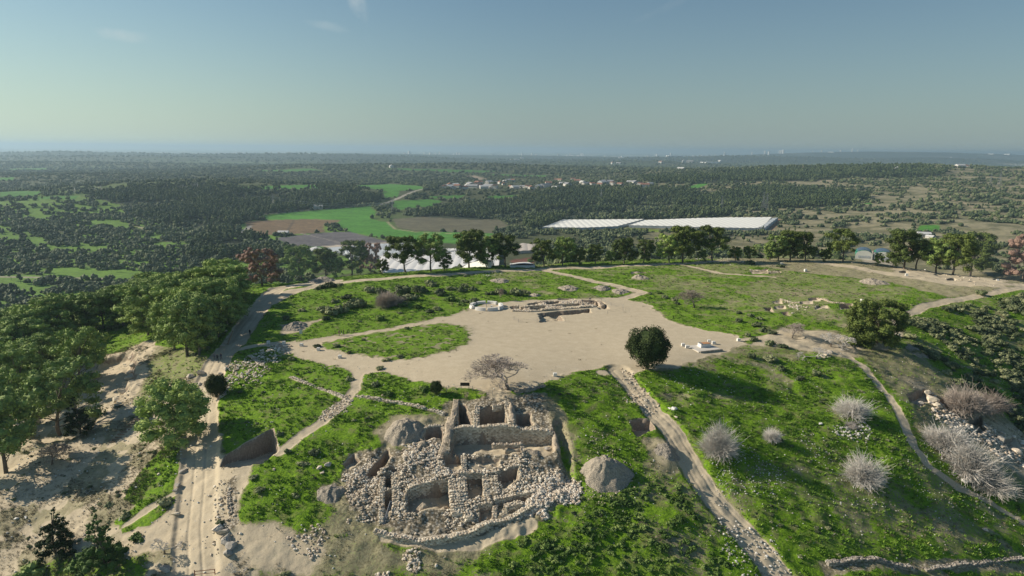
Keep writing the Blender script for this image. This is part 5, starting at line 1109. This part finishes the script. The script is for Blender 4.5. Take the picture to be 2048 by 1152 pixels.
# signs
def sign(px, py, label, w, h, z, mat, col):
    g, t = G3(px, py); r_ = thing('sign_board', label, 'sign', g)
    for s in (-1, 1): mb = MB(); mb.tube([(s*w*.4, 0, -.3), (s*w*.4, 0, z)], [.05, .05], 5); link('post', mb.mesh('post'), M_METAL, r_)
    mb = MB(); mb.box((0, -.08, z), (w, .08, h)); mb.box((0, -.13, z), (w*.9, .03, h*.86)); link('board', mb.mesh('board'), mat, r_); return r_
sign(602, 671, 'small white sign in the grass at the path fork', .8, 1.1, 1.0, M_WHITE, 0); sign(930, 778, 'dark low information board above the ruins', 1.9, .7, 1.0, M_DWOOD, 0); sign(1180, 600, 'thin sign behind the plateau excavation', .6, .4, 1.1, M_METAL, 0)
def fence(pts, label, h=1.1, sag=.1, n=2, mat=M_METAL):
    p = [G3(a, b_)[0] for a, b_ in pts]; r_ = thing('post_fence', label, 'fence', p[0])
    for q in p:
        mb = MB(); d = q-p[0]; mb.tube([d+np.array([0, 0, -.3]), d+np.array([0, 0, h])], [.045, .04], 5); link('post', mb.mesh('post'), mat, r_)
    mb = MB()
    for a, c in zip(p[:-1], p[1:]):
        for k in range(n):
            z = h*(.9-.45*k); mid = (a+c)/2-p[0]+np.array([0, 0, z-sag]); mb.tube([a-p[0]+np.array([0, 0, z]), mid, c-p[0]+np.array([0, 0, z])], [.02]*3, 3)
    link('wire', mb.mesh('wire'), mat, r_)
fence([(1028,640),(1037,645),(1074,645),(1110,642),(1130,643)], 'wire fence in front of the plateau excavation'); fence([(1193,596),(1203,602),(1222,612),(1246,615),(1246,622),(1215,628)], 'wire fence round the right end of the plateau excavation')
fence([(893,783),(920,780),(945,782),(960,786),(985,790)], 'low fence between the plaza and the ruins'); fence([(537,692),(560,688),(592,682)], 'thin post fence by the overgrown stone patch', .9)
# gate
g, t = G3(412, 1150); gt = thing('metal_gate', 'rust red metal barrier at the lower edge of the track', 'gate', g, .12)
for x_ in (-1.6, 1.3): mb = MB(); mb.tube([(x_, 0, -.4), (x_, 0, 1.2)], [.07, .07], 6); link('post', mb.mesh('post'), M_RUSTM, gt)
mb = MB(); mb.tube([(-1.6, 0, 1.0), (1.3, 0, 1.15)], [.05, .05], 6); mb.tube([(-1.6, 0, .5), (1.3, 0, .6)], [.04, .04], 6); link('rail', mb.mesh('rail'), M_RUSTM, gt)
# log staircase
sp = [P(226+k*5.4, 884-k*4.6)[0] for k in range(14)]; g = sp[0].copy(); g[2] = hz(g[0], g[1]); stc = thing('log_staircase', 'flight of timber steps climbing the dry slope', 'staircase', g)
for k, q in enumerate(sp):
    mb = MB(); z = hz(q[0], q[1])+.12; d = sp[min(k+1, 13)]-sp[max(k-1, 0)]; mb.box(tuple(np.array([q[0], q[1], z])-g), (1.5, .28, .24), math.atan2(d[1], d[0])+1.57+.15); link('step', mb.mesh('step'), M_WOOD, stc)
# leaning pole in the trench and log
a = G3(766, 1048)[0]; c = P(781, 1012)[0]; mb = MB(); mb.tube([(0, 0, 0), (c[0]-a[0], c[1]-a[1], c[2]-a[2]+.9)], [.09, .08], 6); mb.tube([(.25, 0, 0), (c[0]-a[0]+.25, c[1]-a[1], c[2]-a[2]+.8)], [.05, .05], 5); tag(link('pole', mb.mesh('pole'), M_METAL, None, a), 'grey metal pole leaning in the narrow trench of the ruins', 'pole')
a = G3(467, 686)[0]; mb = MB(); mb.tube([(0, 0, -.2), (.9, 1.6, 3.0)], [.2, .13], 7); tag(link('tree_stump', mb.mesh('tree_stump'), M_WOOD, None, G3(467, 686)[0]-np.array([1.5, 0, 0])), 'pale broken trunk leaning beside the slabs at the track', 'trunk')
# ---------------------------------------------------------------- people
def person(px, py, label, shirt, pants, hair=(.03, .02, .015), rz=0.0, h=1.72, stride=.22, group=None, off=(0, 0)):
    g, t = G3(px, py); g[0] += off[0]; g[1] += off[1]; g[2] = hz(g[0], g[1])
    me = bpy.data.meshes.new('person'); J = {0:(0,0,.95),1:(0,0,1.15),2:(0,0,1.38),3:(0,0,1.48),4:(0,.02,1.60),5:(0,.0,1.70),6:(-.19,0,1.40),7:(-.27,.02,1.14),8:(-.25,-.10,.90),9:(.19,0,1.40),10:(.27,.02,1.14),11:(.25,-.12,.92),
      12:(-.10,0,.92),13:(-.11,-stride*.6,.50),14:(-.11,-stride*.4,.08),15:(-.11,-stride*.4-.16,.04),16:(.10,0,.92),17:(.11,stride*.3,.50),18:(.11,stride*.9,.08),19:(.11,stride*.9-.16,.04),20:(-.25,-.14,.80),21:(.25,-.17,.82)}
    E = [(0,1),(1,2),(2,3),(3,4),(4,5),(2,6),(6,7),(7,8),(8,20),(2,9),(9,10),(10,11),(11,21),(0,12),(12,13),(13,14),(14,15),(0,16),(16,17),(17,18),(18,19)]
    Rr_ = {0:.15,1:.14,2:.15,3:.06,4:.10,5:.09,6:.075,7:.05,8:.04,20:.03,9:.075,10:.05,11:.04,21:.03,12:.11,13:.075,14:.05,15:.045,16:.11,17:.075,18:.05,19:.045}
    me.from_pydata([J[k] for k in range(22)], E, []); o = bpy.data.objects.new('person', me); COL.objects.link(o)
    md = o.modifiers.new('skin', 'SKIN'); sv = me.skin_vertices[0].data
    for k in range(22): sv[k].radius = (Rr_[k]*1.05, Rr_[k]*.8 if k in (0, 1, 2) else Rr_[k]); sv[k].use_root = (k == 0)
    s2 = o.modifiers.new('sub', 'SUBSURF'); s2.levels = 1; s2.render_levels = 1
    bpy.context.view_layer.update(); ev = o.evaluated_get(bpy.context.evaluated_depsgraph_get()); nm = bpy.data.meshes.new_from_object(ev); o.modifiers.clear(); o.data = nm; nm.name = 'person'
    nm.materials.clear()
    for nme, c_ in (('trousers', pants), ('shirt', shirt), ('skin', (.42, .26, .18)), ('hair', hair), ('shoes', (.03, .03, .03))): nm.materials.append(plain(nme, c_, .8, .1, 8, 0))
    for f in nm.polygons:
        x_, y_, z_ = f.center; hand = abs(x_) > .2 and z_ < .90
        f.material_index = 4 if z_ < .10 else (2 if hand else (0 if z_ < .97 and abs(x_) < .21 else (1 if z_ < 1.46 else (3 if z_ > 1.64 or (y_ > .06 and z_ > 1.52) else 2)))); f.use_smooth = True
    o.location = tuple(g); o.rotation_euler.z = rz; o.scale = (h/1.78,)*3; return tag(o, label, 'person', group)
person(429, 716, 'person in grey walking at the left of the trio on the shaded track', (.16, .16, .18), (.05, .05, .07), rz=.4)
person(435, 717, 'person in black in the middle of the trio on the shaded track', (.02, .02, .025), (.02, .02, .03), rz=.1)
person(442, 715, 'person in dark blue at the right of the trio on the shaded track', (.03, .04, .08), (.03, .035, .06), rz=-.2)
person(500, 671, 'person in black standing alone higher up the shaded track', (.02, .02, .02), (.02, .02, .025), rz=2.8)
person(678.5, 672, 'person in a pinkish brown top at the left of the group on the path', (.36, .2, .16), (.3, .24, .2), rz=1.3); person(687.5, 670, 'person in black at the right of the group on the path', (.02, .02, .02), (.03, .03, .035), rz=1.7); person(683.5, 670, 'child in white trousers between the two adults on the path', (.03, .03, .03), (.7, .7, .68), rz=1.5, h=1.25)
# ---------------------------------------------------------------- valley: nethouses, sheets, barns, village, pylons
def canopy(poly, hgt, label, mat, name='nethouse', ridge=9.0, cat='greenhouse', wob=.35):
    w = np.array(PW(poly)); c = w.mean(0); zc = float(h_full(np.array([c[0]]), np.array([c[1]]))[0]); lo = w.min(0); hi = w.max(0)
    r_ = thing(name, label, cat, (c[0], c[1], zc)); nx_ = 150; ny_ = 90; xs = np.linspace(lo[0], hi[0], nx_); ys = np.linspace(lo[1], hi[1], ny_); XX, YY = np.meshgrid(xs, ys); ins = sdpoly(XX, YY, w) < 0
    Zt = h_macro(XX, YY)+hgt+wob*np.abs(np.sin(XX*math.pi/ridge)); ids = -np.ones(XX.shape, int); use = np.zeros(XX.shape, bool); cell = ins[:-1, :-1] & ins[1:, 1:] & ins[:-1, 1:] & ins[1:, :-1]
    for a_, b_ in ((0, 0), (0, 1), (1, 0), (1, 1)): use[a_:ny_-1+a_, b_:nx_-1+b_] |= cell
    ids[use] = np.arange(use.sum()); vt = np.stack([XX[use]-c[0], YY[use]-c[1], Zt[use]-zc], 1); qi, qj = np.nonzero(cell); q = np.stack([ids[qi, qj], ids[qi, qj+1], ids[qi+1, qj+1], ids[qi+1, qj]], 1)
    n0 = len(vt); q2 = (q+n0)[:, ::-1]; link('roof_net', mesh_np('roof_net', np.concatenate([vt, vt-np.array([0, 0, .12])]), np.concatenate([q, q2])), mat, r_)
    V_ = []; Q = []; k = 0; m_ = len(w); cc = w+(c-w)*.012
    for i in range(m_):
        a, b2 = cc[i], cc[(i+1) % m_]; n = max(2, int(np.hypot(*(b2-a))/20))
        for s_ in range(n):
            p0 = a+(b2-a)*s_/n; p1 = a+(b2-a)*(s_+1)/n; z0, z1 = h_macro(np.array([p0[0], p1[0]]), np.array([p0[1], p1[1]])); d = p1-p0; nn = np.array([-d[1], d[0]])/np.hypot(*d)*.15
            for q_, z in ((p0, z0), (p1, z1)):
                for sg in (-1, 1): V_ += [(q_[0]+nn[0]*sg-c[0], q_[1]+nn[1]*sg-c[1], z-2-zc), (q_[0]+nn[0]*sg-c[0], q_[1]+nn[1]*sg-c[1], z+hgt*.97-zc)]
            Q += [(k, k+4, k+5, k+1), (k+2, k+3, k+7, k+6), (k+1, k+5, k+7, k+3), (k, k+1, k+3, k+2), (k+4, k+6, k+7, k+5)]; k += 8
    link('side_net', mesh_np('side_net', V_, Q), M_GNET if mat is M_NET else mat, r_); return r_
canopy([(1083,459),(1125,443),(1290,442),(1235,457),(1170,460)], 3.2, 'large white nethouse, the left one of the pair in the valley', M_NET); canopy([(1256,455),(1290,444),(1400,440),(1545,438),(1530,455),(1515,461),(1400,459)], 3.2, 'large white nethouse, the long right one of the pair in the valley', M_NET)
canopy([(645,497),(740,489),(795,487),(785,510),(690,512)], .5, 'pale grey mulched plot behind the rim pines', M_GNET, 'field_cover', 30, 'field cover', .1)
canopy([(690,505),(800,489),(845,500),(830,512),(700,522)], 3, 'grey netted plot between the rim pines', M_GNET)
canopy([(758,512),(850,509),(1000,505),(985,540),(760,540)], 3, 'bright white sheeting just beyond the rim pines', M_SHEET, 'sheet_tunnel'); canopy([(860,503),(1000,500),(1000,503),(870,508)], 3, 'narrow white sheeted strip behind the tall upright pine', M_SHEET, 'sheet_tunnel')
canopy([(1030,496),(1045,491),(1062,493),(1075,505),(1030,508)], 3, 'domed beige cover right of the dark pine clump', plain('beige_cover', (.5, .44, .38), .8, .1, .3), 'sheet_tunnel'); canopy([(1020,528),(1060,530),(1070,536),(1020,536)], 1, 'white strip beside the reddish plot right of the dark pines', M_SHEET, 'sheet_tunnel')
canopy([(1545,441),(1556,440),(1530,461),(1518,461)], 4, 'grey shed row at the right end of the nethouses', M_GNET, 'shed_row', 12, 'shed'); canopy([(612,500),(632,496),(645,500),(620,505)], 1.5, 'small white tunnel beside the green strip', M_SHEET, 'sheet_tunnel')
M_GREEN = plain('green_metal', (.03, .20, .12), .5, .1, 3, 0); M_SOLAR = plain('solar_panel', (.06, .09, .14), .25, .15, 2, 0); M_CREAM = plain('cream_wall', (.68, .67, .58), .8, .08, 2)
def barn(px, py, w, L, h, rz, label):
    p, t = P(px, py); g = np.array([p[0], p[1], hz(p[0], p[1])-1.0]); r_ = thing('arched_barn', label, 'barn', g, rz); n = 14; th = np.linspace(0, math.pi, n+1); eav = h*.5
    arc = np.stack([-np.cos(th)*w/2, eav+np.sin(th)*(h-eav)], 1); V_ = [(x_, y_, z_) for y_ in (0, L) for x_, z_ in arc]; V_ += [(x_*.97, y_, z_-.25) for y_ in (0, L) for x_, z_ in arc]; k = n+1
    link('roof', mesh_np('roof', V_, [(i, i+1, k+i+1, k+i) for i in range(n)]+[(2*k+i, 3*k+i, 3*k+i+1, 2*k+i+1) for i in range(n)]), M_GREEN, r_)
    for y_ in (-.05, L+.05):
        v = [(x_, y_, z_) for x_, z_ in arc]+[(w/2, y_, -3), (-w/2, y_, -3), (0, y_, 1.0)]; m_ = len(v)-1; T_ = [(i, (i+1) % m_, m_) for i in range(m_)]
        nv = len(v); v2 = v+[(a_, b_+.3*(1 if y_ < 1 else -1), c_) for a_, b_, c_ in v]; link('gable_wall', mesh_np('gable_wall', v2, None, T_+[(b2+nv, a2+nv, c2+nv) for a2, b2, c2 in T_]), M_CREAM, r_)
    for s in (-1, 1): mb = MB(); mb.box((s*w*.485, L/2, (eav-3)/2), (.25, L, eav+3)); link('side_wall', mb.mesh('side_wall'), M_GREEN, r_)
    V_ = []
    for y_ in (L*.12, L*.96):
        for i in range(3, n-3): x_, z_ = arc[i]; V_.append((x_*1.02, y_, z_+.18))
    kk = n-6; V_ += [(a_, b_, c_-.12) for a_, b_, c_ in V_]; link('solar_panel', mesh_np('solar_panel', V_, [(i, i+1, kk+i+1, kk+i) for i in range(kk-1)]+[(2*kk+i, 3*kk+i, 3*kk+i+1, 2*kk+i+1) for i in range(kk-1)]), M_SOLAR, r_)
    for x_ in (-w*.27, -w*.09, w*.09, w*.27): mb = MB(); mb.box((x_, -.25, h*.38), (w*.13, .2, h*.2)); link('window', mb.mesh('window'), M_GNET, r_)
    return r_
barn(1727, 519, 17, 32, 11, -.45, 'left green roofed arched barn with solar panels'); barn(1766, 522, 18, 34, 11, -.45, 'right green roofed arched barn with solar panels'); 
mb = MB(); mb.tube([(0, 0, -2), (0, 0, 8)], [1.6, 1.6], 12); mb.tube([(0, 0, 8), (0, 0, 9)], [1.6, .2], 12); g = P(1749, 520)[0]; tag(link('silo', mb.mesh('silo'), M_METAL, None, g), 'thin grey silo between the two arched barns', 'silo')
M_ROOF = plain('red_roof_tile', (.31, .16, .11), .8, .25, .5, 0); M_ROOFG = plain('grey_roof', (.30, .30, .30), .7, .2, .5, 0); M_HW = plain('white_house_wall', (.60, .57, .51), .8, .1, .5, 0); M_ROOFW = plain('white_roof', (.64, .62, .59), .6, .1, .5, 0)
def house_proto(w, L, h, rf):
    r_ = thing('house', None, None, (0, 0, -500)); mb = MB(); mb.box((0, 0, h/2-1), (w, L, h+2)); link('wall', mb.mesh('wall'), M_HW, r_)
    e = .6; zt = h+w*.25; v = [(-w/2-e, -L/2-e, h), (w/2+e, -L/2-e, h), (0, -L/2-e, zt), (-w/2-e, L/2+e, h), (w/2+e, L/2+e, h), (0, L/2+e, zt)]
    link('roof', mesh_np('roof', v, [(0, 2, 5, 3), (1, 4, 5, 2), (0, 3, 4, 1)], [(0, 1, 2), (3, 5, 4)]), rf, r_)
    mb = MB()
    for s in (-1, 1):
        for q in (-.28, .28): mb.box((q*w, s*(L/2+.03), h*.5), (w*.14, .1, h*.3))
    link('window', mb.mesh('window'), M_DWOOD, r_); return r_
HP = [house_proto(13, 17, 5.5, M_ROOF), house_proto(12, 20, 5, M_ROOFW), house_proto(14, 26, 5, M_ROOFG), house_proto(11, 12, 7, M_ROOF)]
hi_ = 0
VIL = [(890,377),(898,377),(906,378),(915,378),(928,378),(935,375),(945,376),(952,373),(960,374),(968,377),(978,376),(990,377),(900,373),(910,372),(941,371),(955,371),(958,368),(978,367),(988,367),(1000,368),(1008,370),(1010,365),(1018,362),(1026,364),(1022,376),(1030,377),(1048,376),(1055,377),(1063,378),(1078,376),(1090,375),(1100,372),(1097,369),(1110,377),(1118,375),(1112,363),(1120,363),(1125,369),(1135,372),(1146,362),(1155,365),(1165,367),(1172,369),(1185,372),(1200,372),(1205,368),(1215,367),(1225,370),(1240,371),(1260,366),(1270,368),(1280,372),(1290,374),(1300,370)]
for px, py in VIL:
    r_ = HP[hi_ % 4]; p, t = P(px, py); g = (p[0], p[1], hz(p[0], p[1])); hi_ += 1; s = RNG.uniform(.8, 1.3)
    lb = ('white and red roofed house in the valley village', 'houses of the valley village') if px < 1080 else ('low house in the wooded right half of the village', 'houses in the wooded half of the village')
    if hi_ <= 4: r_.location = g; r_.rotation_euler.z = RNG.uniform(0, 3); r_.scale = (s, s, s); tag(r_, lb[0], 'house', lb[1])
    else: dup(r_, g, RNG.uniform(0, 3), s, lb[0], lb[1], 'house')
for px, py, s, k, lb in [(1225,328,1.8,3,'tall white building on the far ridge'),(1237,328,1.6,1,'wide white building beside the tall one on the far ridge'),(783,335,1.5,1,'lone pale dome roofed farm building beyond the fields'),(1368,325,2.6,1,'pale building cluster on the hazy middle ridge'),(1380,325,2.2,2,'second pale building on the hazy middle ridge'),(1362,340,1.4,1,'white building at the edge of the far wood'),(1440,323,2,1,'pale shed right of the hazy middle ridge'),(1322,326,2,0,'brownish building left of the hazy middle ridge'),(1795,341,1.6,1,'left white shed in front of the dark far wood'),(1803,341,1.4,1,'right white shed in front of the dark far wood'),(1847,473,.8,1,'white shed in the small right hand farmyard'),(1860,476,.5,1,'small white shelter in the right hand farmyard'),(1832,513,1.0,0,'red brown roofed shed behind the dig square pines'),(635,417,.9,1,'small white hut above the long green field'),(567,469,.7,1,'white hut between brown and grey fields'),(1920,335,2,1,'pale building on the right hand skyline'),(1933,335,1.6,0,'second pale building on the right hand skyline')]:
    p, t = P(px, py); dup(HP[k], (p[0], p[1], hz(p[0], p[1])), RNG.uniform(0, 3), s*.75 if px > 1900 else s, lb, None, 'building')
# hazy city: towers and blocks near the horizon
mbv = MB(); mbv.box((0, 0, .5), (1, 1, 1)); mbv.box((0, 0, 1.02), (.5, .5, .06)); TW = mbv.mesh('tower_block'); TW.materials.append(plain('hazy_concrete', (.78, .77, .74), .8, .1, .02, 0))
rt = np.random.default_rng(31)
for k in range(110):
    if k < 70: az_ = rt.choice([.08, -.02, .16, .27, .38, .46, .0, -.12])+rt.normal(0, .05); Y_ = rt.uniform(11000, 15500); hh = rt.uniform(30, 75); ww = rt.uniform(18, 40)
    else: az_ = rt.uniform(-.7, .72); Y_ = rt.uniform(6500, 13000); hh = rt.uniform(8, 18); ww = rt.uniform(40, 200)
    x_ = az_*Y_; o = link('tower_block', TW, None, None, (x_, Y_, float(h_full(np.array([x_]), np.array([Y_]))[0])-2), rt.uniform(0, 1)); o.scale = (ww, ww*.6, hh)
    tag(o, 'pale tower block in the hazy city on the skyline' if k < 70 else 'long pale building in the hazy distant plain', 'building', 'towers of the hazy city' if k < 70 else 'buildings of the hazy plain')
# pylons
def pylon(H):
    r_ = thing('power_pylon', None, None, (0, 0, -500)); mb = MB(); b0, b1 = H*.11, H*.02; R_ = .22
    for i, j in ((1, 1), (1, -1), (-1, 1), (-1, -1)): mb.tube([(i*b0, j*b0, -2), (i*b1, j*b1, H*.75), (i*b1*.6, j*b1*.6, H)], [R_, R_*.8, R_*.6], 4)
    for k in range(7):
        z0 = H*k*.105; z1 = H*(k+1)*.105; f0 = b0+(b1-b0)*z0/(H*.75); f1 = b0+(b1-b0)*z1/(H*.75)
        for i, j, i2, j2 in ((1,1,1,-1),(1,-1,-1,-1),(-1,-1,-1,1),(-1,1,1,1)): mb.tube([(i*f0, j*f0, z0), (i2*f1, j2*f1, z1)], [R_*.5]*2, 3); mb.tube([(i2*f0, j2*f0, z0), (i*f1, j*f1, z1)], [R_*.5]*2, 3)
    link('tower_frame', mb.mesh('tower_frame'), M_METAL, r_)
    for z in (H*.74, H*.87, H):
        mb = MB(); l = H*.16 if z < H else H*.11
        for s in (-1, 1): mb.tube([(0, 0, z), (s*l, 0, z+.3)], [R_*.7, R_*.4], 4); mb.tube([(0, 0, z-2), (s*l, 0, z+.2)], [R_*.5, R_*.4], 4)
        link('cross_arm', mb.mesh('cross_arm'), M_METAL, r_)
    return r_
PY = pylon(36); first = True; PL = []
for px, py, ptop, lb in [(150,388,369,'faint lattice pylon at the far left among the fields'),(203,386,370,'second faint lattice pylon from the left'),(256,388,372,'third faint lattice pylon on the ridge line'),(396,381,364,'pylon where the power line meets the dark ridge'),(367,382,368,'fainter pylon left of the ridge pylon'),(547,420,390,'lattice pylon standing before the long green field'),(785,424,402,'slim pylon beside the field hedges'),(1202,403,378,'slim pylon above the nethouses'),(1443,422,392,'grey pylon above the right nethouse'),(1526,420,384,'pylon left of the far wood above the nethouse'),(1533,420,386,'twin pylon beside the other above the nethouse'),(1980,374,347,'left one of two large pylons on the right hill'),(1998,374,340,'right larger one of two pylons on the right hill')]:
    p, t = P(px, py); hgt = (py-ptop)*t/F; s = hgt/36; g = (p[0], p[1], hz(p[0], p[1])); PL.append((np.array(g), s))
    if first: PY.location = g; PY.scale = (s, s, s); PY.rotation_euler.z = .3; tag(PY, lb, 'pylon'); first = False
    else: dup(PY, g, .3, s, lb, None, 'pylon')
def cable(a, c, label, sag):
    g0, s0 = PL[a]; g1, s1 = PL[c]; mb = MB()
    for z in (26.6, 31.3):
        for x_ in (-5.6, 5.6):
            p0 = np.array([x_*s0, 0, z*s0]); p1 = g1-g0+np.array([x_*s1, 0, z*s1]); k = np.linspace(0, 1, 14); pts = p0[None]*(1-k)[:, None]+p1[None]*k[:, None]; pts[:, 2] -= sag*4*k*(1-k); mb.tube(pts, [.16]*14, 3)
    tag(link('power_cable', mb.mesh('power_cable'), M_METAL, None, g0), label, 'cable')
cable(0, 1, 'sagging power cables between the two leftmost pylons', 7); cable(1, 3, 'long sagging power cables leading to the ridge pylon', 14); cable(2, 4, 'sagging power cables between the ridge line pylons', 10); cable(5, 6, 'power cables across the long green field', 8)
